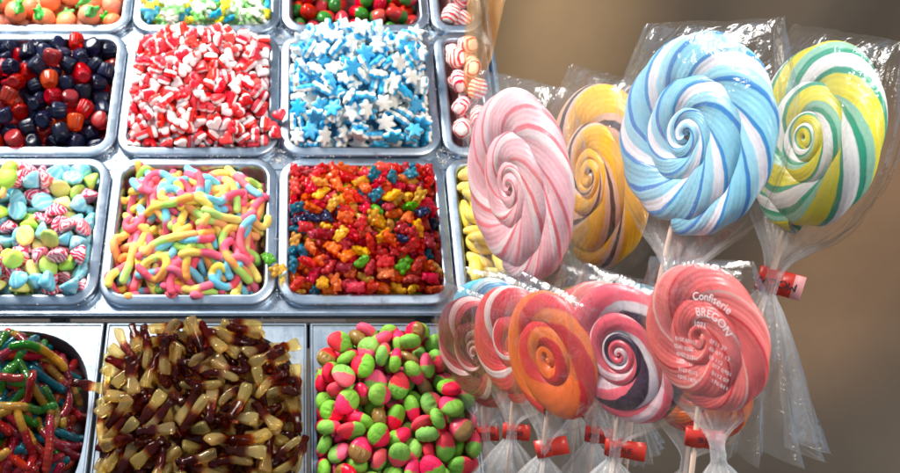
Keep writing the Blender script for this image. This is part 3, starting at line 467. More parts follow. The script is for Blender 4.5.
1,-278,-43,365,68,36,-2,63,4,-939,249,137,53,38,-1,74,0,677,-672,208,2,85,-32,38,0,970,720,87,56,-38,-72,5,0,-945,608,118,4,35,8,-92,
0,970,922,50,13,1,-97,-18,1,-259,835,226,48,-62,-25,-55,0,-570,877,172,81,-29,38,-29,0,325,112,352,90,-33,0,-24,5,609,-862,133,28,36,74,-48,
1,-363,518,323,2,-97,-21,6,0,30,-755,213,22,60,-7,75,3,632,189,285,61,72,18,-26,1,-452,707,257,60,61,49,-6,1,-263,-599,264,87,-4,-8,-46,
4,-837,-498,157,19,-64,-40,61,0,-917,-903,37,78,-4,-45,-41,3,-52,-676,236,61,-17,-61,-45,1,917,-967,15,58,42,-39,57,2,706,-165,242,31,-84,-1,-43,
5,985,-159,61,30,87,-11,-35,0,-797,-97,202,10,-70,-69,1,1,-457,-473,271,88,-5,-6,45,0,-258,69,331,44,-70,-43,-33,0,-983,360,60,91,21,32,8,
0,-425,913,131,29,-16,93,-4,1,-416,-912,94,13,-10,5,-98,0,66,-413,297,30,-64,-42,54,1,583,24,278,16,18,93,-25,0,914,266,115,48,-1,7,-86,
2,-47,593,290,7,83,-52,9,1,320,415,309,25,-71,14,62,0,11,96,326,15,18,-29,-92,3,153,115,324,3,17,-94,25,0,463,924,111,49,8,-22,-83,
0,-230,684,256,12,-78,-60,-2,6,-701,3,231,31,-41,-38,-75,0,834,888,67,16,-15,-39,88,2,-1,-58,318,9,-77,-61,-6,4,672,784,155,60,-10,-8,78,
1,-754,-418,180,7,-77,-30,-54,5,-664,-229,233,10,81,-55,-11,5,-309,-712,191,16,79,56,17,1,517,689,221,35,42,-70,43,2,955,-654,38,31,54,16,-75,
0,-173,-265,301,35,28,25,-85,0,601,916,93,53,26,77,19,6,-511,39,279,17,3,-95,22,2,-584,403,254,87,-11,-24,-38,4,705,988,21,62,64,42,7,
2,611,-956,32,54,76,8,33,0,463,534,264,7,-42,87,-18,5,852,-287,136,95,-7,24,12,6,-905,56,103,56,-9,11,80,1,816,-655,102,54,0,-55,62,
2,461,306,277,60,45,64,-3,0,251,-649,205,71,5,6,-68,0,703,531,195,50,1,-76,39,0,-117,323,300,92,-14,33,11,5,518,-183,261,57,2,11,-80,
2,229,-296,284,40,46,-8,78,1,257,-796,139,68,3,-6,-71,0,-700,540,191,74,7,-4,-65,0,76,761,198,39,26,-2,-87,0,-616,987,11,61,50,49,-35,
0,-695,-793,86,90,2,-33,-26,0,749,-415,159,9,-40,-18,88,5,-738,832,91,61,-45,43,47,0,281,707,214,78,47,29,-26,1,265,964,47,51,-20,41,-72,
0,-484,-707,151,87,-17,-38,-23,2,-287,291,279,36,-7,-91,15,3,509,-672,159,91,18,8,-35,0,-798,687,109,88,12,-15,40,1,-8,-225,275,68,37,-18,-60,
0,761,166,165,96,13,10,20,1,-651,-598,147,37,-50,71,-27,5,607,-479,184,6,82,17,53,5,984,-481,-8,29,2,-92,-24,2,602,388,213,41,-18,79,-40,
0,59,321,272,3,-6,-98,-10,0,811,-51,130,1,-81,47,34,0,-325,-393,234,85,8,-25,44,0,389,-467,214,5,3,11,98,4,-675,-981,-32,30,17,-69,-62,
1,-498,-971,-14,19,-71,66,-1,2,-953,-230,22,18,-12,-23,94,2,-26,-842,83,52,-33,66,42,1,247,547,237,53,-68,23,43,0,-458,337,239,13,-31,30,88,
1,-992,880,-51,55,-11,81,-6,2,424,-963,-9,60,-30,66,30,0,-643,254,195,84,-43,31,3,2,-70,-503,211,43,-29,-32,-78,2,-507,-151,221,76,-54,1,-32,
0,226,-531,194,46,-72,-39,-30,1,-891,-580,25,26,93,19,3,1,-967,626,-19,72,-5,-68,-3,0,-337,-177,234,28,-16,24,-90,4,-894,-77,52,47,-18,-27,-81,
0,623,-750,72,16,-64,-68,-28,5,-574,-366,177,41,72,-52,-12,5,924,-803,-37,79,8,-29,52,1,398,76,229,62,-31,23,67,5,807,592,82,88,1,-44,-11,
0,-838,932,-31,2,14,-35,92,1,206,-911,12,29,54,-76,14,2,198,-38,238,96,-8,21,-10,2,359,-86,225,62,-29,-68,21,0,-128,836,99,5,-1,89,42,
6,978,49,-38,23,-45,-14,84,1,-565,743,109,87,-37,-24,-20,1,-795,471,87,54,21,73,-34,0,-248,-894,10,66,27,-19,66,0,-395,-480,162,9,63,-76,-9,
2,108,950,-6,83,-37,-16,-37,0,-423,556,172,76,-1,-26,-58,4,-713,173,123,59,-15,35,70,2,-920,-965,-107,57,39,-40,58,5,-517,-770,49,8,66,-73,-3,
1,-835,-857,-50,11,-81,-53,-20,0,88,-233,207,1,-44,-37,-80,2,699,729,66,20,91,-32,-8,1,-195,-748,78,95,-17,-15,-18,0,-49,661,159,14,91,20,-29,
0,-243,-44,209,75,7,-17,62,0,-257,897,31,10,86,0,-48,0,835,406,47,52,-23,38,72,6,268,229,202,81,37,15,41,4,816,-477,33,59,-8,-19,77,
0,388,808,74,76,-57,23,17,3,-280,472,181,66,8,-40,-62,2,-156,186,199,99,4,-5,-2,4,885,942,-92,45,29,16,-82,4,604,-116,140,80,19,34,43,
1,389,-766,41,42,18,20,-85,0,939,-906,-118,24,-12,-94,16,1,479,-524,115,22,-66,22,-67,0,-207,-544,129,92,-6,34,12,0,194,-334,168,28,65,-63,29,
0,-330,713,109,78,3,-22,-57,0,502,957,-55,74,-15,11,-63,1,-981,-712,-113,90,28,26,15,1,-500,225,156,16,-58,65,-44,0,896,268,-11,93,-6,-13,-30,
0,530,524,128,93,-15,-26,-15,5,171,778,81,10,34,19,90,0,-903,186,-19,50,42,23,71,2,-187,572,148,7,87,46,-4,4,4,5,181,36,-5,-7,92,
1,936,-302,-56,63,47,60,-9,0,929,626,-61,50,-32,7,-79,4,352,415,159,22,1,-8,-96,5,-433,-286,144,27,-4,34,-89,4,-859,-352,-7,88,-19,39,-12,
1,-824,713,-16,68,-16,-69,-8,0,435,-300,139,13,2,-41,89,4,-37,400,167,9,23,-16,94,0,139,369,167,12,77,51,33,4,-309,174,165,9,71,-26,-63,
0,-574,402,116,6,-62,-13,-76,1,-81,906,-17,33,-80,-14,46,0,-224,-305,149,85,34,20,-31,4,-979,295,-103,31,80,0,50,5,-16,-558,98,85,-17,-19,44,
2,-686,-201,75,80,11,-8,57,0,198,-650,66,70,-5,-26,-65,5,841,-222,-3,5,26,15,94,2,-670,-33,83,46,39,0,-79,0,649,36,88,30,-10,19,-92,
0,-644,-409,64,26,55,10,-77,0,-963,108,-96,52,65,-41,-35,1,-717,-682,-18,72,-36,-40,-42,1,-774,296,32,16,-40,31,-84,1,-498,19,123,50,0,-6,-85,
0,-42,-912,-78,98,10,10,-6,2,669,280,72,99,6,-1,5,0,620,-297,77,56,21,27,-74,1,137,74,149,33,-9,90,24,1,-936,475,-86,16,12,84,-48,
0,975,-700,-147,51,57,-58,-25,0,-520,-578,48,36,-61,-22,66,5,-794,982,-152,50,64,53,18,2,216,-156,138,21,-24,-27,-90,1,512,228,108,51,30,73,32,
5,-618,629,43,11,-23,-28,-91,0,-835,545,-30,76,47,2,42,5,19,-669,38,40,81,-28,-29,4,419,-153,117,49,-28,4,81,0,-246,-994,-158,65,-75,4,7,
0,-930,-56,-86,16,19,89,-35,0,300,992,-138,55,45,-46,51,0,-175,322,130,38,-82,0,41,0,606,-553,22,16,-27,76,-54,3,414,80,115,5,-94,-23,-19,
3,-474,932,-90,58,-61,-12,50,4,472,698,37,57,-17,-40,-68,6,70,977,-131,35,68,44,-44,0,98,614,81,19,54,7,-80,0,719,117,24,14,-54,78,-24,
0,-81,-285,105,21,-1,92,29,1,-965,663,-155,8,72,-12,66,0,970,279,-144,26,56,33,71,3,647,-992,-192,47,-46,50,55,0,753,-813,-113,10,7,-97,16,
0,-490,793,-16,32,55,75,8,2,-507,-952,-155,14,66,-66,30,1,-538,-816,-81,48,-27,-80,-16,3,916,501,-111,45,27,28,-79,3,-19,196,108,19,13,-49,-83,
1,815,37,-43,47,3,87,-4,5,941,930,-206,14,80,-8,55,1,689,-676,-66,24,-64,12,70,0,847,-614,-111,23,-85,-11,44,2,216,-478,50,21,-85,19,-43,
0,-129,-762,-45,40,-47,-75,-17,0,-297,-29,89,26,72,-44,45,1,982,54,-177,2,24,12,-95,5,-648,948,-158,32,93,-6,10,0,-950,-586,-174,91,29,-23,11,
3,76,788,-16,5,86,-49,-3,2,-421,397,65,13,76,5,-62,1,-925,904,-202,32,46,-2,-82,3,825,367,-65,8,-73,-60,27,5,-375,-822,-95,34,-20,4,91,
0,928,-160,-141,30,68,-14,63,5,-346,917,-117,78,-29,-51,15,0,-244,-198,72,21,7,34,-90,0,704,-173,-13,66,-6,73,-1,0,-942,-187,-156,58,4,-65,46,
4,518,554,20,12,97,-15,7,5,-931,-393,-156,26,71,14,-62,1,-292,-647,-18,73,0,30,-59,0,557,-18,36,25,1,-96,0,0,234,697,9,16,80,-56,5,
0,647,-396,-15,8,72,-65,-18,0,-176,956,-155,71,-13,2,-67,0,205,-244,65,8,-75,-64,-9,0,-235,-462,32,2,-66,-73,-10,5,223,401,66,73,-23,59,21,
2,-535,-56,36,10,72,67,11,5,-17,440,63,8,90,-40,1,2,306,-21,67,4,20,-97,-5,2,-737,-223,-37,32,65,18,-66,1,924,735,-178,48,51,-7,70,
1,552,794,-68,34,-27,-35,-82,3,961,-501,-194,5,2,18,-97,0,312,556,37,69,-33,-4,-62,0,409,-464,15,66,0,37,-64,0,-799,-8,-66,4,-21,5,-97,
0,236,-718,-55,88,1,-40,-23,0,-641,440,-8,76,-3,-63,12,5,-712,707,-79,81,-16,-55,-2,0,70,-423,34,94,20,24,6,6,637,441,-8,96,7,14,-16,
2,237,-917,-168,94,21,-21,5,0,160,238,65,40,44,-29,74,0,78,-911,-164,95,20,-17,-2,4,467,-216,32,45,47,-30,69,5,-411,141,48,1,42,-4,-89,
0,446,323,40,84,-24,-39,-24,0,-236,419,52,77,-24,-42,-40,5,-429,-482,0,86,14,-44,14,1,-41,69,63,50,33,-26,75,2,395,-896,-162,10,4,-32,93,
0,686,881,-149,87,-29,23,28],
[0,-49,-488,-52,40,-5,40,81,0,143,803,23,70,41,44,37,0,186,-998,-58,70,-29,59,24,0,-158,245,-113,49,54,-53,-42,0,142,806,-168,53,14,39,72,
0,200,308,66,28,64,-51,-48,0,-80,-831,-179,35,83,29,29,0,-160,-784,166,52,45,46,54,0,20,-721,39,12,-8,35,91,0,-76,115,222,1,-85,42,-28,
0,109,415,29,54,-23,45,-66,0,112,-364,-96,28,69,59,26,0,175,-675,175,62,31,60,37,0,-11,-260,3,42,-16,21,86,0,-26,399,-23,62,35,56,40,
0,-61,986,-71,33,80,-14,46,0,-78,-110,50,54,75,30,-19,0,-75,266,205,72,54,-13,-38,0,-68,734,137,42,0,69,57,0,-7,-309,192,3,8,61,77,
0,82,86,303,13,-48,-47,-72,0,-64,578,136,44,76,-41,22],
[0,-200,772,-108,16,21,94,14,0,121,-866,-132,96,10,-21,2,0,868,-878,-162,51,-28,69,39,0,172,830,-112,18,14,89,37,0,-870,-334,-137,67,27,-14,-66,
0,878,702,-142,83,9,-50,-18,0,862,202,-135,96,-1,23,-2,0,554,466,-76,44,40,-79,1,0,-482,-625,-85,85,12,-41,28,0,-370,457,-68,23,-81,-51,0,
0,49,521,-55,64,23,34,-64,0,836,-534,-127,86,-23,42,-12,0,489,-538,-71,66,66,11,31,0,-880,550,-134,61,39,35,58,0,-564,757,-112,41,40,75,30,
0,-863,-841,-175,95,-4,-26,-8,0,-173,-468,-54,25,3,84,46,0,307,2,-49,6,84,40,-33,0,-217,-855,-56,49,41,39,64,0,521,-866,27,49,76,37,18,
0,-632,-859,103,63,36,-31,-60,0,588,878,-134,47,34,72,-36,0,-857,881,28,57,81,-5,-2,0,879,458,121,31,68,3,-64,0,855,-131,-17,9,98,-10,10,
0,-882,-606,91,29,62,-45,-56,0,-184,-28,-56,10,94,29,5,0,151,-325,-57,55,-19,18,-78,0,-274,861,200,9,88,42,17,0,-794,97,-112,5,47,-85,-17],
[0,-625,-147,37,5,-23,-24,-93,0,592,-134,-29,91,17,0,-36,0,943,239,-54,65,45,-28,-52,0,604,929,-60,2,-33,78,-52,1,-305,-686,39,20,-70,-39,54,
1,39,866,-124,18,93,-25,11,0,-923,1,-117,4,-86,28,-41,0,68,-870,-7,2,42,-61,65,0,-988,-640,-97,51,51,43,52,0,528,-501,-54,91,-2,19,-35,
0,-684,256,6,3,-89,-31,30,1,307,-900,-21,60,-12,-30,-72,0,-752,627,133,2,26,4,95,0,673,554,-32,89,-2,39,-20,1,-834,-796,-79,72,45,11,50,
1,884,846,-65,72,-59,-34,-4,0,909,-73,-92,46,29,-83,-1,0,-566,-989,-78,23,28,-66,64,0,-95,-725,17,18,24,61,72,0,-46,388,0,9,22,-95,-14,
0,462,732,37,14,8,50,-84,0,653,-912,-88,86,28,-37,15,0,154,-226,-22,50,-8,-3,-85,1,-853,529,-54,79,29,18,-48,0,-967,771,-77,57,-2,-81,2,
0,1,867,27,86,-26,-29,28,1,216,304,-3,98,7,12,4,0,-647,-894,-43,19,29,-65,66,1,300,901,0,32,-11,50,-78,0,-702,675,228,10,-34,-12,-92,
0,-29,-478,-37,23,10,-8,95,0,661,189,-35,18,87,43,2,0,890,-644,-119,92,-19,24,-20,1,883,-312,9,86,35,-35,3,0,-202,561,-47,6,47,-87,-3,
0,198,636,27,13,-18,-30,92,0,490,-868,135,43,41,32,72,1,446,519,36,34,-71,-59,9,0,-918,255,-31,14,-59,-29,-72,1,-691,784,-28,48,-26,29,-77,
0,-395,838,-3,27,2,-40,86,0,-300,920,-54,90,40,-2,0,0,249,-593,-52,41,-8,10,-89,0,-848,989,-83,9,-12,-68,-70,0,-772,-243,-37,11,57,-77,-22,
1,-832,-572,-30,65,54,22,46,1,-513,-669,-85,4,-77,-62,-10,0,865,-862,-75,67,-15,53,48,0,-428,432,-4,2,-94,12,-28,1,625,-211,72,95,21,-18,-7,
1,868,482,139,4,-6,86,49,1,-899,-815,141,6,-28,26,-91,0,890,737,72,74,57,33,3,1,989,-820,113,67,20,-65,-26,0,664,369,139,25,-20,90,25,
0,-434,-812,206,25,-91,26,-15,1,288,-601,101,91,14,15,32,0,-892,815,105,43,-76,-37,29,0,-947,409,147,43,-25,-73,45,0,-22,677,147,63,8,27,-71,
0,174,612,196,1,2,-37,92,0,395,928,152,75,27,40,-43,0,749,-878,125,70,-11,-3,69,0,-364,62,-29,70,0,-6,70,1,-498,814,91,92,33,-15,9,
0,-242,720,112,24,8,-94,-18,0,873,584,6,5,41,-67,-60,0,832,-582,15,23,-13,-94,18,0,446,778,236,0,27,94,17,1,-196,-362,52,32,-21,90,-15,
0,-118,-895,138,36,-85,27,-24,0,-97,924,205,27,17,-85,39,0,-586,-375,-8,86,-2,17,46,0,881,946,72,70,-63,-31,-2,1,308,-30,22,91,-26,1,28,
1,237,-916,155,32,-47,28,76,0,-471,613,144,50,-23,-45,69,1,-317,-933,-11,60,-27,67,30,0,71,-573,76,2,-11,1,-98,1,-961,-353,-72,59,56,-45,-34,
0,-588,-658,37,6,11,24,-95],
[0,292,-914,-250,36,65,46,-46,0,183,597,-189,27,-5,17,94,0,911,711,-286,24,17,10,94,0,-930,196,-255,6,74,-5,65,0,-567,-108,-172,7,-87,30,36,
0,66,-612,-173,33,-24,-27,-86,0,748,96,-175,91,-36,-11,12,0,666,-282,-191,66,-25,43,54,0,-116,880,-213,6,-85,27,-43,0,908,411,-206,44,35,-34,-74,
0,-930,-440,-259,3,68,-8,-71,0,-870,-148,-220,30,-50,59,54,0,374,929,-259,48,-39,51,59,0,6,-888,-196,56,-20,75,-27,0,377,-710,-164,20,33,-73,54,
0,457,1,-161,44,-54,-66,-26,0,906,-85,-247,82,-6,-51,-22,0,-307,-155,-130,44,-1,75,47,0,-559,299,-191,62,-1,-7,-77,0,-380,495,-171,69,16,-61,33,
0,668,836,-258,96,-21,8,-2,0,-651,-873,-270,21,11,8,-96,0,-910,-830,-292,24,3,96,9,0,638,541,-195,28,72,61,-13,0,-259,165,-169,7,-5,4,99,
0,144,133,-159,13,-48,85,6,0,-866,921,-292,38,-63,51,43,0,102,-114,-152,67,29,-40,54,0,-69,440,-129,50,1,-51,69,0,607,-575,-198,8,-58,-4,80,
0,-536,-421,-178,67,23,69,6,0,-405,889,-242,70,12,59,-37,0,887,-784,-248,52,-49,4,68,0,609,-911,-260,63,-3,55,52,0,-689,581,-198,41,-76,45,17,
0,858,-516,-246,89,-11,25,-33,0,-463,-708,-179,29,12,24,91,0,874,-211,-24,26,-56,-46,-62,0,-459,114,6,1,43,0,89,0,-129,665,-20,57,-7,54,-60,
0,155,841,-81,17,-76,61,-8,0,671,-790,-32,59,-61,-29,-42,0,-233,900,-9,22,-85,37,-29,0,445,719,-154,68,63,34,7,0,876,-472,-15,55,9,20,80,
0,-69,199,17,75,-20,-49,-37,0,906,925,-91,31,7,-56,75,0,410,-491,-76,52,-39,65,-38,0,159,-385,-124,16,64,56,48,0,-696,93,-131,64,-69,4,30,
0,907,191,-5,42,5,63,63,0,-726,-337,-55,67,26,-33,-59,0,237,-54,47,11,-28,-93,16,0,-702,822,-112,58,60,-4,54,0,-215,-755,-204,11,-91,10,-36,
0,-277,-440,-157,2,-75,41,49,0,-754,-627,-144,77,-59,-13,-13,0,313,383,-163,34,73,-20,55,0,376,-239,-95,9,15,-68,-70,0,555,310,-134,28,-57,-33,68],
[0,56,890,-105,1,-9,91,39,0,-126,638,-48,74,-28,59,-10,0,-36,340,-13,68,-49,36,38,0,102,-466,-25,63,45,-60,12,0,123,-131,-18,9,-56,11,-80,
0,-107,-286,130,24,-64,64,-31,0,99,-854,-123,36,22,7,-89,0,100,-576,263,34,29,-22,85,0,91,428,231,20,15,25,93,0,-104,64,109,11,-84,-23,-46,
0,-93,-873,80,79,-27,-34,40,0,92,740,157,55,-38,-33,-66],
[0,-414,1205,-133,65,-26,-28,-64,1,-501,-1025,-66,46,-56,-42,-54,2,576,1097,-37,26,-67,54,41,1,-59,-41,109,65,26,-64,28,2,1196,390,-132,35,-2,-93,1,
1,917,-206,17,28,-28,87,26,2,90,1036,7,42,59,-29,61,0,26,-402,81,98,7,-1,11,2,248,749,104,28,-18,93,0,1,549,518,93,30,59,30,-67,
1,471,-976,-62,7,-9,-96,-23,1,-1038,679,-35,84,23,38,-26,0,526,-449,78,75,-19,-56,-25,1,1183,-114,-113,1,24,7,-96,0,-964,-537,-35,77,-7,-14,60,
2,-1185,-95,-122,28,1,-95,6,0,345,-57,108,42,-55,-29,-64,0,-470,-610,43,11,-65,73,7,0,-395,501,90,93,0,-6,34,2,169,408,109,94,-8,28,13,
1,91,-1202,-146,60,20,-23,72,1,903,677,-1,10,67,-72,-6,2,-214,-1047,-38,25,-13,94,16,2,427,20,104,41,-54,-31,-65,2,-1211,434,150,5,70,11,69,
0,-434,968,30,48,20,4,-84,2,-445,-1190,-74,69,50,2,-50,2,-121,-554,62,13,6,10,-97,0,22,1167,-74,17,-72,62,21,0,422,835,71,43,-39,80,8,
0,-1144,-168,8,19,96,-16,7,2,149,-1203,-3,6,71,67,-10,1,-24,154,110,66,-27,63,26,1,863,-445,18,5,-84,-38,36,1,692,291,127,78,15,-28,52,
1,544,-268,171,49,29,-50,63,0,-519,435,91,35,19,2,-91,1,1069,-176,9,91,0,14,36,0,-1149,-522,25,80,14,56,-8,1,-440,69,105,7,-63,-1,-76,
0,1010,546,8,57,47,-47,46,1,-610,-383,70,29,-55,75,19,0,198,1047,135,23,-58,26,72,1,880,-959,-79,42,-43,23,75,2,1034,54,44,9,80,53,-20,
1,-1049,875,-84,2,89,-36,22,2,-866,-598,101,35,13,-4,-92,1,-173,455,121,34,0,-1,-93,0,-330,955,155,6,-10,98,1,2,292,-973,-16,25,8,-2,-95,
0,-670,-585,144,1,12,-97,-15,1,-274,-780,106,66,-3,-23,70,1,-7,8,233,4,-96,-15,-17,0,-430,475,196,35,-39,84,10,2,-1017,162,-16,22,-50,81,-13,
2,409,558,228,23,64,-35,63,0,-1013,527,-36,37,-19,-9,89,1,231,-498,85,76,-5,62,10,0,940,430,89,96,22,9,-6,2,516,1203,-108,55,-56,-43,-43,
0,565,117,95,55,44,-61,35,2,898,-645,2,9,-84,-45,25,1,-668,-133,81,69,12,-67,21,0,-311,1081,-19,74,5,-18,63,0,-310,-1045,37,24,-34,90,1,
1,-745,153,151,1,97,-2,-20,0,-435,-120,208,42,10,-89,-2,1,526,237,155,25,77,44,-37,0,-612,-1014,65,96,-7,-3,-23,1,-92,-1027,110,1,45,24,85,
2,790,496,150,30,24,3,-91,0,793,-830,23,96,-5,0,24,0,-857,494,50,35,-22,-12,89,0,-596,1010,98,23,-11,-16,94,2,1194,248,34,74,-7,-62,21,
0,19,-843,10,18,20,-24,92,0,-236,25,166,25,15,94,14,1,433,1070,82,10,38,90,-16,0,29,1210,76,67,-45,23,53,0,223,682,220,42,-27,-51,-69,
1,4,441,102,11,95,26,2,0,-1026,-647,75,18,-81,-53,10,2,-541,411,204,41,45,11,-78,0,-430,-623,175,45,4,6,88,0,156,-302,188,3,-22,-96,1,
0,232,-1217,118,52,-49,-45,-51,0,129,167,270,26,-2,95,7,0,1076,-474,28,33,-87,-32,-8,2,-331,-43,235,9,-43,1,-88,1,701,1068,117,87,19,27,33,
1,339,535,379,35,6,16,-91,1,1010,-81,117,26,62,-70,17,2,-690,418,296,25,23,-93,-6,1,-1061,468,67,1,56,-15,80,2,329,-885,131,8,28,95,3,
0,2,593,206,12,83,53,-3,1,604,-1015,-67,37,1,-91,-12,0,67,-987,42,55,-51,4,-65,1,-947,-861,8,16,73,-64,-13,0,-15,-630,187,68,-6,-4,72,
0,-1068,-551,232,51,7,82,-19,2,-235,-506,251,69,-2,70,-11,0,-285,-1003,161,16,37,90,8,2,467,-101,211,67,1,19,-71,1,298,-426,166,41,2,-90,3,
0,-901,187,161,43,37,-18,-79,1,1033,465,191,25,4,-93,-21,1,-207,1016,111,2,-90,-12,40,0,94,-925,185,39,-18,88,14,1,495,66,214,25,46,-83,16,
0,17,797,223,65,21,-18,70,2,-110,-82,343,33,-51,-28,-73,1,929,96,178,53,53,-28,59,0,-289,557,256,31,-53,71,32,0,-631,573,297,81,-35,46,2,
0,-564,-35,174,12,66,-4,-73,1,1181,460,137,60,-18,77,3,0,709,-1031,38,2,-11,96,20,0,582,834,193,4,-71,57,39,1,-574,-1039,187,80,6,-56,16,
0,954,427,322,66,6,-11,-73,1,-70,-563,287,24,64,8,71,0,-930,-626,211,42,-12,-5,89,2,494,-404,222,55,-6,19,-80,1,514,-991,96,21,-53,-16,80,
0,-1024,784,128,72,-14,13,-65,1,-1089,34,101,28,23,92,3,2,1078,-277,134,88,22,-26,29,0,-882,383,123,15,-65,67,30,2,-472,-516,239,44,-29,11,83,
1,-607,834,152,68,-20,39,57,1,-1211,-60,231,76,-5,-64,1,2,575,540,351,6,19,-92,-30,0,-734,-939,171,28,91,19,-17,0,1099,-425,202,94,30,-7,-5,
1,782,-834,129,2,97,11,18,1,-532,722,236,20,-43,78,39,0,1185,467,262,3,-1,-11,-98,1,-922,-201,78,8,-77,-59,18,2,-390,-604,372,42,-64,35,53,
0,648,-470,288,7,-24,13,-95,0,57,-298,306,9,-75,62,15,1,1173,23,277,12,-11,-2,-98,0,-995,508,213,27,9,19,93,2,274,1043,272,11,54,-82,5,
1,-617,90,265,4,92,-34,8,2,-979,751,234,49,-28,-5,-81,1,-105,679,298,38,55,-59,43,2,267,-936,235,93,-6,-33,6,0,-544,-849,276,15,36,-91,-7,
0,521,229,288,2,-83,-54,-3,2,893,870,16,93,-32,7,-5,0,-51,1020,155,3,4,6,-99,2,41,-70,428,27,-40,-32,-80,0,221,302,339,6,92,-8,-35,
2,-180,1015,268,32,61,43,-56,2,55,-446,327,69,-29,-5,-65,1,-528,900,209,20,38,-88,16,0,591,-1024,216,41,-14,-2,89,2,501,-512,322,25,-17,-23,92,
1,-569,-78,375,7,-66,-13,72,0,561,1063,222,45,-14,-11,-86,2,106,-867,330,58,31,13,-73,0,-54,-233,418,52,-66,52,4,2,-954,-503,303,89,-2,34,-29,
2,891,-248,279,88,-27,20,31,0,-322,-893,276,27,-4,-6,-95,2,-277,638,382,30,15,9,-93,2,-996,635,308,22,51,-82,3,0,-910,-88,201,49,-32,-2,-80,
0,959,-580,147,85,24,-44,13,2,-927,1023,111,61,-18,73,-22,2,348,-197,428,73,65,-14,11,2,377,77,346,50,8,-11,84,1,-61,487,360,76,21,-59,-8,
2,830,-589,257,16,-68,-43,55,0,-1013,495,340,55,-11,-1,-82,1,552,359,341,7,-51,77,36,0,-828,-582,341,15,-96,19,6,2,-319,222,386,35,-2,-18,-91,
0,2,1021,338,4,-85,-20,-46,0,-424,987,264,57,29,-68,33,1,449,-938,203,48,16,85,-8,2,-314,-167,375,24,-35,-16,-88,1,486,1202,329,71,-11,12,67,
2,-1062,80,335,89,-21,3,-38,0,589,-77,371,19,-89,13,37,2,851,883,189,32,93,-11,11,1,-632,-269,300,34,-74,-1,-56,1,1017,290,353,43,-37,-52,-63,
2,816,-6,324,76,14,48,-40,0,43,99,447,85,-17,21,42,0,-24,531,496,8,60,-74,-25,2,-893,-972,191,93,-1,16,30,0,927,-1029,205,16,-90,-2,-37,
0,-351,485,377,7,70,26,-65,0,-331,-1118,288,69,42,-51,24,1,-997,902,322,16,86,22,-42,2,395,-751,334,42,-36,-30,-77,0,867,-1025,329,5,90,17,-37,
0,-1047,248,287,60,24,63,-41,1,412,1041,376,43,28,25,-81,0,173,12,577,20,97,1,-1,0,939,-719,281,27,51,66,-47,2,639,-1053,345,57,-12,-78,-15,
2,-2,330,434,63,-34,-39,-56,0,78,-730,435,83,-7,13,52,0,-483,1159,325,78,-24,-12,-55,0,880,619,377,28,-79,39,35,1,-766,47,401,17,54,77,25,
0,-468,-105,485,91,17,12,-32,0,-276,-990,392,15,-7,-98,4,1,-793,-1038,314,13,49,11,-84,0,125,-1122,318,50,64,9,-56,0,-946,-385,415,70,48,10,-50,
1,354,509,495,35,54,53,-53,2,106,-535,404,92,35,6,-4,0,-523,-504,375,54,48,62,-26,0,-296,556,512,5,-45,-8,88,1,-142,990,398,10,-86,0,-47,
1,323,-389,564,76,-50,1,-38,0,-785,1018,251,30,-4,94,-10,1,-85,45,519,29,32,88,14,1,-103,-962,336,25,-93,-1,-22,0,835,674,498,21,-51,-78,-27,
1,438,-946,435,44,7,55,-69,2,-862,-274,436,46,-79,37,-3,1,287,884,330,26,-45,84,-3,2,-448,-858,394,23,-66,33,62,1,427,236,484,71,-25,-50,-41,
2,1051,883,307,47,27,23,80,0,988,-113,311,92,-32,0,-17,0,-477,-277,530,64,5,4,76,0,-708,275,385,55,-31,-28,-71,0,488,-106,472,75,-11,-6,63,
1,51,280,553,40,63,-58,28,2,30,-642,548,34,-63,49,47,0,943,-473,287,10,-86,-46,17,0,-555,-6,527,29,8,-10,94,1,416,-607,458,57,-31,33,67,
2,-857,983,353,96,-17,-1,16,1,-869,173,427,24,69,66,-14,2,-515,-377,436,9,-62,55,54,0,-28,-81,569,34,-42,-1,83,0,-875,516,429,5,-34,-93,2,
0,750,311,410,10,7,15,-97,1,-457,1015,402,24,-73,8,62,0,-965,-183,348,63,-4,-59,-49,1,696,-798,479,48,-39,74,-23,1,517,48,554,4,94,-22,23,
1,1034,-900,349,68,-13,48,-52,2,-545,-534,509,5,-41,-89,-16,0,-475,466,431,23,83,14,-47,0,-957,-22,422,38,-15,-27,86,2,1049,-479,394,21,67,-34,61,
1,407,915,451,36,55,46,-58,1,112,951,441,20,34,-91,7,1,672,802,387,13,-41,-84,30,0,-60,950,485,21,-21,13,-94,0,-524,897,484,69,26,-7,-66,
0,599,-537,543,72,5,-18,65,1,-404,-733,509,44,9,87,-12,2,1107,-638,342,81,-36,-41,-18,0,22,635,582,49,0,73,-45,0,539,1044,468,28,-37,63,60,
2,842,-546,439,95,-3,28,-8,0,-593,492,524,93,-6,-28,-15,1,271,419,594,70,-37,35,48,1,-659,787,519,85,1,49,9,1,871,355,503,75,-32,-51,-22,
1,-445,653,568,46,6,-87,-12,1,-833,407,525,9,12,-98,2,1,651,-401,557,30,78,-51,13,1,823,-91,471,19,35,-90,10],
[0,-593,-1130,-188,47,-47,70,-23,0,855,-94,-98,6,14,-89,41,0,50,1163,-153,73,-58,17,30,0,-582,-608,-65,7,93,32,10,0,-63,-603,29,50,39,-76,0,
0,283,236,99,69,51,-49,-4,0,376,-279,47,10,27,24,-92,0,598,1129,-135,18,-82,-27,-45,1,-648,859,-99,86,-16,-9,45,0,104,-1044,-128,24,-50,-35,-74,
0,-845,-408,-126,96,-18,-3,15,0,-319,-623,28,11,10,35,91,0,834,335,-93,35,36,58,-63,1,835,-332,-146,17,-87,-43,-8,0,-388,956,-58,86,-6,19,45,
0,648,131,8,83,-25,-44,-16,0,-295,-417,56,94,-31,3,-7,0,-400,-838,-79,26,-90,27,17,1,600,-140,20,33,-90,-18,-18,0,-524,138,2,83,10,-13,-52,
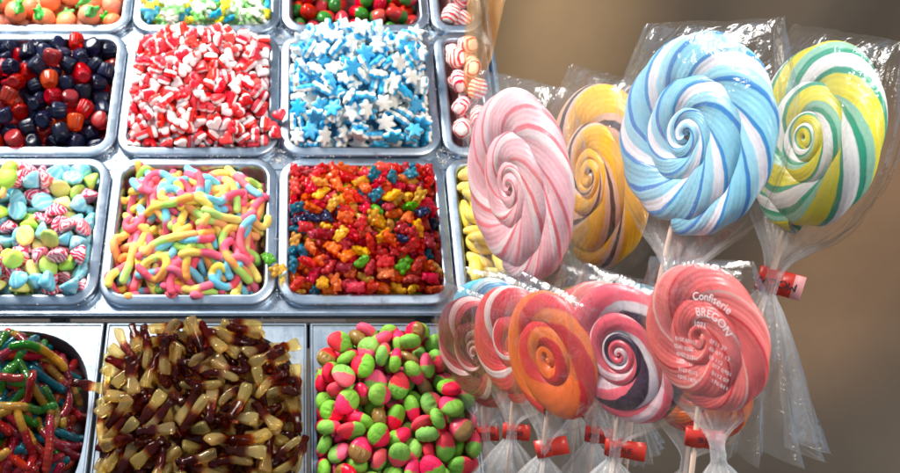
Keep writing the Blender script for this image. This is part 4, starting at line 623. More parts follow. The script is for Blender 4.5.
1,-8,270,67,93,13,21,24,0,601,-954,-148,38,-79,47,0,0,-75,-85,54,7,-37,-91,-10,0,-697,421,15,63,10,34,67,0,505,333,15,85,-24,-10,-43,
0,445,599,58,67,-53,23,-44,0,-348,-1117,-221,15,-48,83,17,1,-862,702,-108,43,84,9,-27,1,-739,-830,-108,35,-64,42,-52,0,-59,880,35,82,24,-45,-20,
0,860,565,-190,41,18,24,85,0,-379,-151,78,4,-7,94,-31,0,-109,-1113,-177,37,-32,28,-82,0,482,-693,-54,9,89,26,-34,0,-129,-852,-60,16,30,-82,-44,
0,-264,1176,-157,58,-57,32,46,1,-893,-681,-175,34,-58,57,-44,0,852,120,-112,1,5,-43,-89,1,-844,-128,-109,14,-31,89,-27,0,-152,465,107,57,-55,2,59,
0,-565,-372,53,70,-45,-53,3,0,415,993,-45,78,-45,-38,-16,0,199,734,9,20,87,-43,-2,0,339,1176,-76,9,-13,68,70,0,364,-1172,-196,5,-23,58,76,
1,581,804,-13,35,-28,88,-6,0,848,-856,-178,1,77,-53,32,1,162,992,-24,47,-55,25,63,0,206,-737,-63,5,-24,-93,-24,0,-909,155,-115,49,-51,-57,39,
1,427,13,69,72,-9,-62,-27,0,-4,-390,77,37,8,-90,15,0,-867,432,-137,79,8,-54,23,0,-416,761,46,28,9,33,-88,1,-844,789,211,25,9,10,95,
0,-452,-93,305,41,51,37,-64,0,779,954,-48,17,-59,47,-62,0,-713,-465,263,1,65,-63,40,0,-253,129,92,88,35,11,27,0,-643,944,82,12,14,96,-12,
0,438,130,301,49,21,9,83,0,-444,389,71,38,75,-52,6,0,113,479,222,6,5,10,-98,0,-653,-198,146,39,-1,76,-50,0,304,844,178,24,45,-9,-84,
1,613,-853,77,10,-51,-84,-6,0,-147,1008,255,54,-65,14,49,0,876,-812,28,36,35,-27,-81,0,692,22,224,2,87,43,19,0,145,-742,119,1,41,-89,-17,
1,284,-987,-14,13,-64,-69,30,0,184,80,268,56,-1,79,20,0,-571,-912,93,39,-70,-42,-40,0,542,976,187,1,-50,57,63,1,-585,66,145,86,7,-26,41,
0,-897,-337,110,66,49,51,19,0,-852,-67,59,40,-2,-41,-81,0,-337,-1193,9,73,-67,3,-2,0,-11,1147,95,77,29,-31,45,0,-906,491,140,72,-19,-65,2,
0,155,-182,88,43,12,-83,-31,0,-72,-956,73,14,-77,37,48,0,735,-356,81,36,70,8,59,0,-485,-1140,169,67,2,-52,-51,0,908,-46,166,50,-47,61,-36,
1,-436,1040,182,43,6,61,65,1,358,404,220,6,-56,-15,-80,0,846,257,152,20,96,12,-10,0,794,551,35,13,83,48,19,0,919,-350,214,6,-70,-1,70,
0,-632,618,32,17,34,57,71,0,633,450,173,7,91,-37,-11,0,-196,712,172,39,1,-91,-4,0,-323,-961,93,29,-70,15,-62,0,508,-1108,-7,20,29,5,92,
0,-298,-303,259,67,26,48,-48,0,-494,-572,225,29,92,-15,-14,0,-858,189,103,84,17,28,40,0,547,-226,200,14,-26,9,-94,0,-320,1179,142,9,35,62,-68,
0,869,-538,13,88,-30,-21,28,0,635,-564,-40,49,2,-84,16,0,-674,-642,88,21,91,31,7,0,-910,-612,82,27,73,26,55,0,-233,-561,296,51,-73,-31,31,
0,-683,-1107,192,65,-17,70,-22,0,356,1125,178,12,12,91,36,0,728,868,200,21,-30,15,91,0,-324,823,353,93,8,-29,-15,0,-691,961,311,27,-68,-66,7,
0,-244,-323,467,85,26,8,42,1,-435,252,321,37,-86,9,-30,0,-793,46,266,81,10,-9,56,0,-228,-1129,268,38,56,-64,-34,0,-833,-180,337,39,-36,48,69,
1,-638,-752,323,61,-11,-45,63,0,-721,316,292,35,24,58,-68,0,652,72,411,22,93,26,-7,0,149,-743,322,4,44,-12,88,0,-17,-39,268,47,-14,-84,-20,
1,281,1073,341,7,77,50,36,0,-249,407,312,13,-98,8,-6,0,-376,-842,293,70,2,-19,-67,0,-383,566,198,29,-70,-50,41,0,473,-756,205,41,26,-22,-84,
0,554,-415,333,4,-28,24,-92,0,364,-712,415,26,-91,-18,-22,1,-467,-475,401,19,11,-2,96,0,-18,-1109,178,11,-49,22,-83,0,337,-286,400,66,73,-7,8,
0,659,301,392,84,-41,15,28,1,191,693,336,69,64,-28,-15,0,-801,527,327,74,-16,38,-51,0,368,-985,168,78,-26,35,42,0,387,-475,236,28,-69,-52,39,
0,736,-614,216,58,43,-32,60,0,-104,-786,239,93,-9,-16,-29,0,-574,-250,412,50,-61,-49,-34,0,-11,695,213,38,34,-72,-46,1,-219,-45,254,57,45,-48,-48,
0,303,-122,299,28,-1,65,-69,0,246,-1170,148,44,-70,-39,-39,0,855,593,248,97,20,2,7,0,92,974,246,0,-47,-7,-87,1,756,-207,359,7,91,37,9,
0,221,476,466,74,39,-53,3,0,261,-507,58,65,-12,44,58,0,545,715,253,78,6,-54,28,0,144,-453,270,85,8,-37,-32,0,196,870,473,8,-10,72,67,
0,-578,754,276,12,-40,42,79,0,37,348,359,17,-13,-30,92,0,-12,-545,394,3,10,87,47,0,-7,630,492,4,67,-13,72,0,-647,433,469,16,-2,-96,18,
0,475,-112,442,49,32,41,68,0,-410,586,437,5,82,53,16,0,-615,116,409,25,-38,-87,-10,0,-205,204,421,10,61,-66,-40,0,-154,724,469,25,63,-4,72,
0,8,-290,308,52,-51,15,65,0,394,606,389,17,-48,17,-83]]
build_materials(); K = build_meshes()

# ------------------------------------------------------------------ setting materials
def steel(name, c=(.36, .43, .51), rough=.31, along='X'):
    k = NT(name); k.inp('Base Color', (*c, 1)); k.inp('Metallic', 1.0)
    tc = k.new('TexCoord'); mp = k.new('Mapping'); k.ln(tc.outputs['Object'], mp.inputs[0]); mp.inputs['Scale'].default_value = (6, 260, 60) if along == 'X' else (260, 6, 60)
    n = k.new('TexNoise'); n.inputs['Scale'].default_value = 4; n.inputs['Detail'].default_value = 3; k.ln(mp.outputs[0], n.inputs['Vector'])
    mr = k.new('MapRange'); mr.inputs['To Min'].default_value = rough - .07; mr.inputs['To Max'].default_value = rough + .12; k.ln(n.outputs[0], mr.inputs['Value'])
    s = k.noise(38, 5, .65); r = k.ramp([(.46, (0, 0, 0)), (.66, (1, 1, 1))]); k.ln(s.outputs[0], r.inputs[0])
    ad = k.new('Math', operation='MULTIPLY_ADD'); ad.inputs[1].default_value = .22; k.ln(r.outputs[0], ad.inputs[0]); k.ln(mr.outputs[0], ad.inputs[2]); k.ln(ad.outputs[0], k.b.inputs['Roughness'])
    mx = k.new('MixRGB'); mx.inputs[1].default_value = (*c, 1); mx.inputs[2].default_value = (c[0] * .60, c[1] * .61, c[2] * .64, 1); k.ln(r.outputs[0], mx.inputs[0]); k.ln(mx.outputs[0], k.b.inputs['Base Color'])
    b1 = k.bump(n.outputs[0], .06, .0004); return k.m
STEEL = steel('brushed_steel'); STEEL2 = steel('panel_steel', (.36, .42, .48), .34, 'Y'); DARK = steel('dark_steel', (.10, .10, .11), .5)
def plain(name, c, rough=.6, noise_scale=30, amt=.25, bump=.1):
    k = NT(name); n = k.noise(noise_scale, 5, .6); mx = k.new('MixRGB'); mx.inputs[1].default_value = (*[x * (1 - amt) for x in c], 1); mx.inputs[2].default_value = (*[min(1, x * (1 + amt)) for x in c], 1)
    k.ln(n.outputs[0], mx.inputs[0]); k.ln(mx.outputs[0], k.b.inputs['Base Color']); k.inp('Roughness', rough); k.bump(n.outputs[0], bump, .002); return k.m
def box(bm, c, s, bev=0):
    r = bmesh.ops.create_cube(bm, size=1, matrix=Matrix.Translation(c) @ Matrix.Diagonal((*s, 1)))
    if bev:
        es = list({e for v in r['verts'] for e in v.link_edges}); bmesh.ops.bevel(bm, geom=es, offset=bev, segments=2, affect='EDGES')
def bm_mesh(name, bm, mat, smooth=False):
    me = bpy.data.meshes.new(name); bm.to_mesh(me); bm.free(); me.materials.append(mat)
    me.polygons.foreach_set('use_smooth', [smooth] * len(me.polygons)); return me

# ------------------------------------------------------------------ floor and backdrop
bm = bmesh.new(); bmesh.ops.create_grid(bm, x_segments=2, y_segments=2, size=6)
tag(link('floor', bm_mesh('floor', bm, plain('floor_paint', (.10, .075, .06), .7, 3))), kind='structure')
cloth_m = plain('brown_cloth', (.140, .103, .070), .85, 2.2, .45, .0)
V = []; Fa = []
for j in range(31):
    for i in range(61):
        x = .10 + 2.0 * i / 60; z = .01 + 2.4 * j / 30
        V.append((x, .62 - 1.6 * max(0, .5 - z) ** 2 + .028 * math.sin(x * 11 + .6 * math.sin(z * 2)) + .006 * math.sin(x * 23 + 1), z))
for j in range(30):
    for i in range(60): a = j * 61 + i; Fa.append((a, a + 1, a + 62, a + 61))
tag(link('backdrop', mesh('backdrop', V, Fa, [cloth_m])), kind='structure')

# ------------------------------------------------------------------ the sweet counter
def rrect(hx, hy, r, seg=8):
    o = []
    for cx, cy_, a0 in ((hx - r, hy - r, 0), (-hx + r, hy - r, 90), (-hx + r, -hy + r, 180), (hx - r, -hy + r, 270)):
        for i in range(seg + 1): a = R(a0 + 90 * i / seg); o.append((cx + r * math.cos(a), cy_ + r * math.sin(a)))
    return o
def rings_mesh(name, rings, mat, cap_last=True):
    n = len(rings[0]); V = [p for r in rings for p in r]; Fa = []
    for k in range(len(rings) - 1):
        for i in range(n): j = (i + 1) % n; Fa.append((k * n + i, k * n + j, (k + 1) * n + j, (k + 1) * n + i))
    if cap_last: Fa.append(tuple((len(rings) - 1) * n + i for i in range(n)))
    return mesh(name, V, Fa, [mat])
def counter_part(name, boxes, mat, parent, bev=.002):
    bm = bmesh.new()
    for c, s in boxes: box(bm, Vector(c), s, bev)
    return link(name, bm_mesh(name, bm, mat), parent)
top = link('sweet_counter', None, None, CMAT); tag(top, 'sloping brushed steel counter holding the square candy trays in rows', 'counter')
U0, U1 = -.56, .2945
def sheet(name, u0, u1, v0, v1, n, mat, parent, thick=.004):
    return counter_part(name, [(((u0 + u1) / 2, (v0 + v1) / 2, n - thick / 2), (u1 - u0, v1 - v0, thick))], mat, parent, .0008)
counter_part('deck', [(((U0 + U1) / 2, (v0 + v1) / 2, -.0145), (U1 - U0, v1 - v0, .004)) for v0, v1 in ((-.118, -.092), (.121, .149), (.362, .390), (.602, .63))]
    + [(((u0 + u1) / 2, .256, -.0160), (u1 - u0, .74, .004)) for u0, u1 in ((U0, -.500), (-.288, -.260), (-.048, -.020), (.192, .220), (.276, U1 - .001))], STEEL, top, .0006)
counter_part('front_rail', [((-.13, -.1155, -.008), (.852, .006, .012))], STEEL, top, .002)
counter_part('side_panel', [((U1 + .003, .255, -.08), (.006, .75, .17))], STEEL, top, .001)
def leg_at(parent, u, v, n0):
    p = onplane(u, v, n0); bm = bmesh.new(); box(bm, Vector((p.x, p.y, p.z / 2)), (.035, .035, p.z), .003)
    o = link('leg', bm_mesh('leg', bm, DARK), parent); o.matrix_parent_inverse = CMAT.inverted()
for u in (U0 + .03, U1 - .03):
    for v in (-.08, .58): leg_at(top, u, v, -.07)
low = link('front_counter', None, None, CMAT); tag(low, 'lower steel counter in front, its flat panels with oval openings', 'counter')
counter_part('frame', [((-.23, -.1225, -.06), (.92, .004, .08)), ((-.23, -.404, -.06), (.92, .006, .08)), ((.226, -.26, -.06), (.004, .28, .08))], DARK, low, .001)
for v in (-.15, -.38):
    for u in (-.62, .20): leg_at(low, u, v, -.10)
PAN_LABEL = {'berry': 'square steel tray heaped with dark and red ribbed berry gummies', 'heart': 'square steel tray piled high with red and white gummy hearts', 'star': 'square steel tray piled high with blue and white gummy stars',
    'twist_front': 'narrow steel tray of red striped white sweets beside the star tray', 'kiss': 'square steel tray of pastel peaked candies in pink, blue and lime', 'worm': 'square steel tray overflowing with sugared pastel gummy worms',
    'bear': 'square steel tray full of multicoloured gummy bears', 'banana': 'narrow steel tray of yellow banana sweets beside the bear tray', 'peach': 'square steel tray of orange peach gummies with green leaves',
    'frog': 'square steel tray of green and white foam frogs above the heart tray', 'wild': 'square steel tray of dark red and green strawberry gummies above the star tray', 'twist_back': 'narrow steel tray of pink striped sweets at the back corner',
    'snake': 'flat steel pan with oval opening full of glossy jelly snakes', 'cola': 'flat steel pan with wide opening full of cola bottle gummies', 'strawberry': 'flat steel pan with oval opening full of pink and green strawberries'}
def make_tray(key, c, r):
    u0, u1, v0, v1 = tray_rect(c, r); hu, hv = (u1 - u0) / 2 - .0008, (v1 - v0) / 2 - .0008
    rad = .036 if hu > .06 else .03
    prof = [(.0005, -.0118), (.0002, -.004), (.001, -.0012), (.0028, 0), (.006, .0004), (T_IN - .0045, .0022), (T_IN - .002, .0022), (T_IN, .0006), (T_IN + .0012, -.004), (T_IN + .008, -.055), (T_IN + .013, -.060)]
    rings = [[(x, y, n) for x, y in rrect(hu - i, hv - i, max(.008, rad - i))] for i, n in prof]
    o = link('steel_tray', rings_mesh('steel_tray', rings, STEEL), None, CMAT @ Matrix.Translation(((u0 + u1) / 2, (v0 + v1) / 2, 0)))
    return tag(o, PAN_LABEL[key], 'tray', 'square steel candy trays')
SUP = 2.9
def opening(hx, hy, n=80):
    o = []
    for i in range(n):
        a = R(4.5 * i); c, s = math.cos(a), math.sin(a); o.append((hx * abs(c) ** (2 / SUP) * (1 if c >= 0 else -1), hy * abs(s) ** (2 / SUP) * (1 if s >= 0 else -1)))
    return o
def rect_pts(hx, hy, r):                              # the same directions on a rectangle with small corners
    o = []
    for x, y in opening(1, 1):
        k = max(abs(x), abs(y)); px, py = x / k, y / k; o.append((px * hx, py * hy))
    return o
def make_pan(key):
    (u0, u1), (v0, v1) = PANS[key], PV; hu, hv = (u1 - u0) / 2, (v1 - v0) / 2
    rings = [[(x, y, -.030) for x, y in rect_pts(hu, hv, 0)], [(x, y, -.0012) for x, y in rect_pts(hu, hv, 0)], [(x, y, 0) for x, y in rect_pts(hu - .0012, hv - .0012, 0)], [(x, y, 0) for x, y in rect_pts(hu - .0030, hv - .0030, 0)], [(x, y, -.0016) for x, y in rect_pts(hu - .0042, hv - .0042, 0)]]
    ox, oy = hu - .0075, hv - .0105
    rings += [[(x, y, -.0016) for x, y in opening(ox, oy)], [(x, y, -.004) for x, y in opening(ox - .0012, oy - .0012)], [(x, y, -.07) for x, y in opening(ox - .012, oy - .012)]]
    me = rings_mesh('steel_pan', rings, STEEL2); me.polygons.foreach_set('use_smooth', [False] * len(me.polygons))
    o = link('steel_pan', me, None, CMAT @ Matrix.Translation(((u0 + u1) / 2, (v0 + v1) / 2, LOWN)))
    return tag(o, PAN_LABEL[key], 'pan', 'flat steel candy pans')
for t in TRAYS:
    if isinstance(t[2], int): make_tray(t[0], t[2], t[3])
make_tray('worm', 1, 2)
for k in PANS: make_pan(k)

# ------------------------------------------------------------------ heaps: settled poses (tray frame), from HEAP_POSES
LABELS = {
 'berry': (['dark blue ribbed berry gummy in the top left berry tray', 'red ribbed berry gummy among dark ones in the berry tray', 'orange ribbed berry gummy among dark ones in the berry tray'], 'gummy berry', 'berry gummies heaped in their tray'),
 'heart': (['red and white gummy heart in the heaped heart tray'], 'gummy heart', 'gummy hearts heaped in their tray'),
 'star': (['blue and white gummy star in the heaped star tray'], 'gummy star', 'gummy stars heaped in their tray'),
 'twist_front': (['white sweet with red stripes in the narrow tray beside the star tray'], 'striped sweet', 'striped sweets beside the stars'),
 'twist_back': (['white sweet with red stripes in the narrow tray at the back corner'], 'striped sweet', 'striped sweets at the back corner'),
 'kiss': (['pink peaked candy with white stripes in the pastel candy tray', 'pale blue peaked candy in the pastel candy tray', 'lime green peaked candy in the pastel candy tray', 'pale yellow peaked candy in the pastel candy tray'], 'candy kiss', 'pastel peaked candies in their tray'),
 'bear': ([c + ' gummy bear in the tray of multicoloured bears' for c in ('bright red', 'orange', 'yellow', 'green', 'teal blue', 'dark crimson', 'nearly black navy')], 'gummy bear', 'gummy bears heaped in their tray'),
 'banana': (['yellow banana sweet in the narrow tray beside the gummy bears'], 'banana sweet', 'banana sweets in the narrow tray'),
 'peach': (['orange gummy peach with green leaves in the top left corner tray'], 'gummy peach', 'gummy peaches in the corner tray'),
 'frog': (['green and white foam frog in the tray above the hearts', 'blue and yellow foam frog in the tray above the hearts'], 'foam frog', 'foam frogs above the hearts'),
 'wild': (['dark red and green strawberry gummy in the tray above the stars'], 'strawberry gummy', 'strawberry gummies above the stars'),
 'cola': (['brown and clear gummy cola bottle in the middle front pan'] * 3, 'cola bottle', 'cola bottle gummies in the front pan'),
 'strawberry': (['pink and bright green gummy strawberry in the front pan', 'gummy strawberry with a brownish leaf end in the front pan'], 'gummy strawberry', 'pink and green strawberries in the front pan')}
for nm, c_ in (('berry', (.03, .018, .04)), ('heart', (.55, .05, .05)), ('star', (.05, .28, .45)), ('twist', (.6, .3, .28)), ('kiss', (.35, .42, .22)), ('bear', (.45, .02, .02)), ('banana', (.6, .42, .08)), ('peach', (.5, .12, .04)), ('frog', (.3, .42, .22)), ('wild', (.10, .02, .015)), ('cola', (.13, .05, .018)), ('strawberry', (.30, .06, .04)), ('worm', (.5, .16, .08)), ('snake', (.05, .006, .008))): M['bed_' + nm] = foam('packed_' + nm, c_, .5, .1, .05, .5)
def tray_matrix(c, r):
    u0, u1, v0, v1 = tray_rect(c, r); return CMAT @ Matrix.Translation(((u0 + u1) / 2, (v0 + v1) / 2, 0 if isinstance(c, int) else LOWN)), (u1 - u0) / 2, (v1 - v0) / 2
def heap_bed(kind, c, r, spec, th, mat=None):         # the packed candy deep under the visible pieces
    m, hu, hv = tray_matrix(c, r); low_ = not isinstance(c, int); hu -= .010 if low_ else T_IN + .004; hv -= .014 if low_ else T_IN + .004
    N = 36; V = []; Fa = []
    for j in range(N + 1):
        for i in range(N + 1):
            a, b = -1 + 2 * i / N, -1 + 2 * j / N
            if low_:                                  # square to the opening's outline
                k = max(abs(a), abs(b)); q = (abs(a) ** SUP + abs(b) ** SUP) ** (1 / SUP); s = k / q if q > 0 else 1
            else: s = 1
            V.append((a * s * hu, b * s * hv, max(mound(a, b, (spec[0] - th, spec[1] - th) + spec[2:]) + .003 * noise.noise(Vector((a * 9, b * 9, th * 99))), -.058)))
    for j in range(N):
        for i in range(N): q = j * (N + 1) + i; Fa.append((q, q + 1, q + N + 2, q + N + 1))
    o = link(kind + '_heap', mesh(kind + '_heap', V, Fa, [M['bed_' + kind]]), None, m); return tag(o, kind='stuff')
POSES = {}
for t, row in zip(TRAYS, HEAP_POSES):
    POSES[t[0]] = [(row[i], Vector(row[i + 1:i + 4]) * 1e-4, Quaternion(row[i + 4:i + 8]).normalized()) for i in range(0, len(row), 8)]
PR = random.Random(77)
for key, kind, c, r, spec, w in TRAYS:
    m, hu, hv = tray_matrix(c, r); lab, cat, grp = LABELS[key]
    heap_bed(kind, c, r, spec, TH[kind] + SINK.get(kind, 0) + .004)
    for v, loc, q in POSES[key]:
        me = K[kind][v]; o = link(me.name.split('.')[0], me, None, m @ Matrix.Translation(loc) @ q.to_matrix().to_4x4() @ Matrix.Diagonal((PR.uniform(.9, 1.1), PR.uniform(.9, 1.1), PR.uniform(.88, 1.1), 1))); tag(o, lab[v], cat, grp)

# ------------------------------------------------------------------ draped worms and snakes
def drape(key, name, c, r, spec, th, count, length, rad, mats, seed, label, cat, grp, wild, ridges=0, limit=1.0, drop=()):
    rnd = random.Random(seed); m, hu, hv = tray_matrix(c, r); low_ = not isinstance(c, int); ins = .012 if low_ else T_IN
    hx, hy = hu - ins, hv - ins; st = .002; nx, ny = int(2 * (hx + .04) / st), int(2 * (hy + .04) / st); G = np.full((nx, ny), -.0)
    for i in range(nx):
        for j in range(ny):
            a, b = (i * st - hx - .04) / hx, (j * st - hy - .04) / hy
            G[i, j] = mound(max(-1, min(1, a)), max(-1, min(1, b)), (spec[0] - th, spec[1] - th) + spec[2:]) if max(abs(a), abs(b)) < 1.02 else .002
    heights = G; k = 0; tries = 0; res = []
    while k < count and tries < count * 30:
        tries += 1; a = rnd.uniform(-1, 1); b = rnd.uniform(-1, 1)
        x, y, h = a * hx, b * hy, rnd.uniform(0, 6.283); L = length * rnd.uniform(.85, 1.12); n = 22; curv = rnd.gauss(0, 1) * wild; pts = []
        dc = rnd.gauss(0, 1) * wild * .12
        for i in range(n):
            pts.append((x, y)); h += curv * L / n; curv += dc + rnd.gauss(0, wild * .10); x += math.cos(h) * L / n; y += math.sin(h) * L / n
        lim = limit + (.05 if rnd.random() < .12 else 0)
        if low_: bad = any((abs(px / hx) ** SUP + abs(py / hy) ** SUP) > lim for px, py in pts)
        else: bad = any(abs(px) > hx * lim - rad * .5 or abs(py) > hy * lim - rad * .5 for px, py in pts)
        if bad: continue
        if drop and any(drop[0] > px for px, py in pts): continue
        gi = [(int((px + hx + .04) / st), int((py + hy + .04) / st)) for px, py in pts]; q = int(rad / st) + 1; zs = []
        for i, j in gi:
            s = heights[max(0, i - q):i + q + 1, max(0, j - q):j + q + 1]; zs.append(float(np.percentile(s, 60)) if s.size else 0)
        z = np.array(zs); zz = z.copy()
        for _ in range(4): zz = np.convolve(np.pad(zz, 1, mode='edge'), [.25, .5, .25], 'valid')
        zz += rad * .55
        for (px, py), pz in zip(pts, zz):
            i0, j0 = int((px + hx + .04) / st), int((py + hy + .04) / st)
            for i in range(i0 - q, i0 + q + 1):
                for j in range(j0 - q, j0 + q + 1):
                    if 0 <= i < nx and 0 <= j < ny:
                        d2 = (i * st - hx - .04 - px) ** 2 + (j * st - hy - .04 - py) ** 2
                        if d2 < rad * rad: heights[i, j] = max(heights[i, j], pz + math.sqrt(rad * rad - d2) * .35)
        top_ = max(zz)
        res.append([Vector((px, py, pz)) for (px, py), pz in zip(pts, zz)]); k += 1
    print(key, 'heap top', round(max(p.z for q_ in res for p in q_), 4), len(res))
    for pts in res:
        n = len(pts); mm = rnd.randrange(len(mats)); fine = []
        for i in range(n * 2 - 1): fine.append(pts[i // 2] if i % 2 == 0 else (pts[i // 2] + pts[i // 2 + 1]) / 2)
        e0 = [(.0, .25), (.10, .62), (.3, .9)]
        t0 = (fine[0] - fine[1]).normalized(); t1 = (fine[-1] - fine[-2]).normalized()
        P_ = [fine[0] + t0 * rad * .9, fine[0] + t0 * rad * .65, fine[0] + t0 * rad * .3] + fine + [fine[-1] + t1 * rad * .3, fine[-1] + t1 * rad * .65, fine[-1] + t1 * rad * .9]
        RR = [rad * .35, rad * .72, rad * .93] + [rad * (1 + (ridges * math.sin(i * 2.1)) + rnd.uniform(-.03, .03)) for i in range(len(fine))] + [rad * .93, rad * .72, rad * .35]
        ctr = sum(pts, Vector()) / n; me = tube(name, [p - ctr for p in P_], RR, 9, mats[mm])
        tag(link(name, me, None, m @ Matrix.Translation(ctr)), label[mm], cat, grp)
wl = ['sugared gummy worm in pink, yellow and lime in the worm tray', 'sugared gummy worm, half pale blue and half pink', 'sugared gummy worm in pink, orange and yellow in the worm tray', 'sugared gummy worm in lime, orange and pink in the worm tray', 'sugared gummy worm in yellow, pink and pale blue', 'sugared gummy worm in orange, yellow and lime bands', 'sugared gummy worm with a pale blue middle']
wspec = (-.004, .030, 0, .15, 3)
heap_bed('worm', 1, 2, wspec, .030)
drape('worm', 'gummy_worm', 1, 2, wspec, .032, 185, .076, .0057, M['sour'], 5, wl, 'gummy worm', 'sugared gummy worms in their tray', 20, 0, 1.05)
sl = ['glossy jelly snake, red with a teal middle', 'glossy teal jelly snake in the front left pan', 'glossy jelly snake, orange turning red', 'glossy jelly snake, green turning yellow', 'glossy jelly snake, yellow head and long red body', 'glossy jelly snake, red with an orange tail', 'glossy jelly snake, green turning teal']
sspec = (-.006, .036, 0, .1, 3)
heap_bed('snake', PANS['snake'], PV, sspec, .036)
drape('snake', 'jelly_snake', PANS['snake'], PV, sspec, .034, 290, .070, .0055, M['snake'], 9, sl, 'jelly snake', 'glossy jelly snakes in the front pan', 9, .06, 1.0)

# sugar grains and crumbs that have fallen between and onto the tray rims
rnd = random.Random(31); V = []; Fa = []
for q in range(1500):
    if q % 3: u = rnd.choice((-.274, -.034, .206)) + rnd.gauss(0, .006); v = rnd.choice((.136, .376, -.108, rnd.uniform(-.11, .42), .136)) + rnd.gauss(0, .007)
    else: u = rnd.uniform(-.5, .28); v = rnd.choice((.135, .377, -.110)) + rnd.gauss(0, .003)
    du = min(abs(u - x) for x in (-.514, -.274, -.034, .206)); dv = min(abs(v - x) for x in (.376, .136)) if v > -.095 else 0
    n = -.0122 if (du < .006 and dv < .006) or v < -.1065 else .0012
    if n > 0 and not (du < .013 or dv < .013): continue
    s = rnd.uniform(.0004, .0011); b_ = len(V)
    for c_ in ((1, 0, 0), (-1, .2, 0), (0, 1, .1), (.1, -1, 0), (0, 0, 1.1), (0, 0, -.9)): V.append((u + c_[0] * s * rnd.uniform(.6, 1.2), v + c_[1] * s * rnd.uniform(.6, 1.2), n + .5 * s + c_[2] * s * .7))
    Fa += [(b_ + i, b_ + j, b_ + k) for i, j, k in ((0, 2, 4), (2, 1, 4), (1, 3, 4), (3, 0, 4), (2, 0, 5), (1, 2, 5), (3, 1, 5), (0, 3, 5))]
tag(link('sugar_crumbs', mesh('sugar_crumbs', V, Fa, [foam('sugar_grains', (.80, .78, .76), .6, .2)], smooth=False), None, CMAT), kind='stuff')

# ------------------------------------------------------------------ lollipops
def candy_mat(name, stripes, rough=.36):
    k = NT(name); a = k.new('Attribute', attribute_name='phase'); f = k.new('Math', operation='FRACT')
    nz = k.noise(60, 2, .5); md = k.new('Math', operation='MULTIPLY_ADD'); md.inputs[1].default_value = .06; k.ln(nz.outputs[0], md.inputs[0]); k.ln(a.outputs['Fac'], md.inputs[2]); k.ln(md.outputs[0], f.inputs[0])
    st = []; tot = sum(w for w, c in stripes); p = 0
    for w, c in stripes: st += [(p / tot + .012, c), ((p + w) / tot - .012, c)]; p += w
    st[0] = (0, st[0][1]); st[-1] = (1, st[-1][1])
    r = k.ramp(st); k.ln(f.outputs[0], r.inputs[0]); n = k.noise(220, 4, .6); mx = k.new('MixRGB', blend_type='MULTIPLY'); mx.inputs[0].default_value = .22; k.ln(r.outputs[0], mx.inputs[1]); k.ln(n.outputs[0], mx.inputs[2]); k.ln(mx.outputs[0], k.b.inputs['Base Color'])
    k.inp('Roughness', rough); k.inp('Subsurface Weight', .35); k.inp('Subsurface Radius', (.01, .006, .005)); k.inp('Subsurface Scale', .6); 
    sn = k.new('Math', operation='SINE'); mu = k.new('Math', operation='MULTIPLY'); mu.inputs[1].default_value = 57.0; k.ln(md.outputs[0], mu.inputs[0]); k.ln(mu.outputs[0], sn.inputs[0])
    sm_ = k.new('Math', operation='MULTIPLY_ADD'); sm_.inputs[1].default_value = .16; k.ln(sn.outputs[0], sm_.inputs[0]); n5 = k.noise(95, 6, .7); k.ln(n5.outputs[0], sm_.inputs[2]); k.bump(sm_.outputs[0], .30, .002); return k.m
def candy_disc(name, Rd, turns, twist, reps, mat, thick=.13, seed=0, hand=1, ridge=.07):
    """a twisted rope of pulled sugar wound into a flat spiral, facing -Y, stick along -Z."""
    rnd = random.Random(seed); per = 150; N = int(per * turns); m = 40; V = []; Fa = []; ph = []; s = 0; prev = None; th0 = -1.57 + rnd.uniform(-.3, .3)
    w = Rd / (turns + .35) * .60; RR = []; RHO = []
    for i in range(per * 6):                             # the outer end tapers in along the rim, each turn lies against the one outside it
        g = min(1, .5 + .5 * (i / per / .5)) if i < per else max(.30, 1 - .50 * (i - per) / per)
        rr = w * g; RR.append(rr); RHO.append(Rd - rr if i < per else min(RHO[i - 1], RHO[i - per] - RR[i - per] * .80 - rr * .80))
        if RHO[-1] < w * .10: break
    N = len(RR) - 1
    for i in range(12): RR[N - i] *= .4 + .6 * i / 12
    ker = np.hanning(75); ker /= ker.sum()
    RHO = list(np.convolve(np.pad(RHO, 37, mode='reflect', reflect_type='odd'), ker, 'valid')); RR = list(np.convolve(np.pad(RR, 12, mode='edge'), np.ones(25) / 25, 'valid'))
    for i in range(N + 1):
        rr = RR[i]; rho = max(0, min(RHO[i], Rd - rr)); a = hand * i / per * 2 * math.pi + th0; cx, cz = rho * math.cos(a), rho * math.sin(a)
        if prev: s += math.hypot(cx - prev[0], cz - prev[1])
        prev = (cx, cz); er = Vector((math.cos(a), 0, math.sin(a))); dome = -Rd * .065 * (1 - (rho / Rd) ** 2)
        for j in range(m + 1):
            q = 2 * math.pi * j / m + math.pi / 2; f = j / m * reps + hand * twist * s / Rd
            rg = 1 + ridge * math.cos(2 * math.pi * f * 2) + .02 * noise.noise(Vector((s / Rd * 3, q, seed)))
            V.append(Vector((cx, dome, cz)) + er * (rr * math.cos(q) * rg) + Vector((0, 1, 0)) * (thick * Rd * math.sin(q) * rg * (.35 + .65 * rr / w))); ph.append(f)
    for i in range(N):
        for j in range(m): a = i * (m + 1) + j; Fa.append((a, a + 1, a + m + 2, a + m + 1))
    # a solid core behind the rope closes the centre
    me = mesh(name, V, Fa, [mat]); at = me.attributes.new('phase', 'FLOAT', 'POINT'); at.data.foreach_set('value', ph); return me
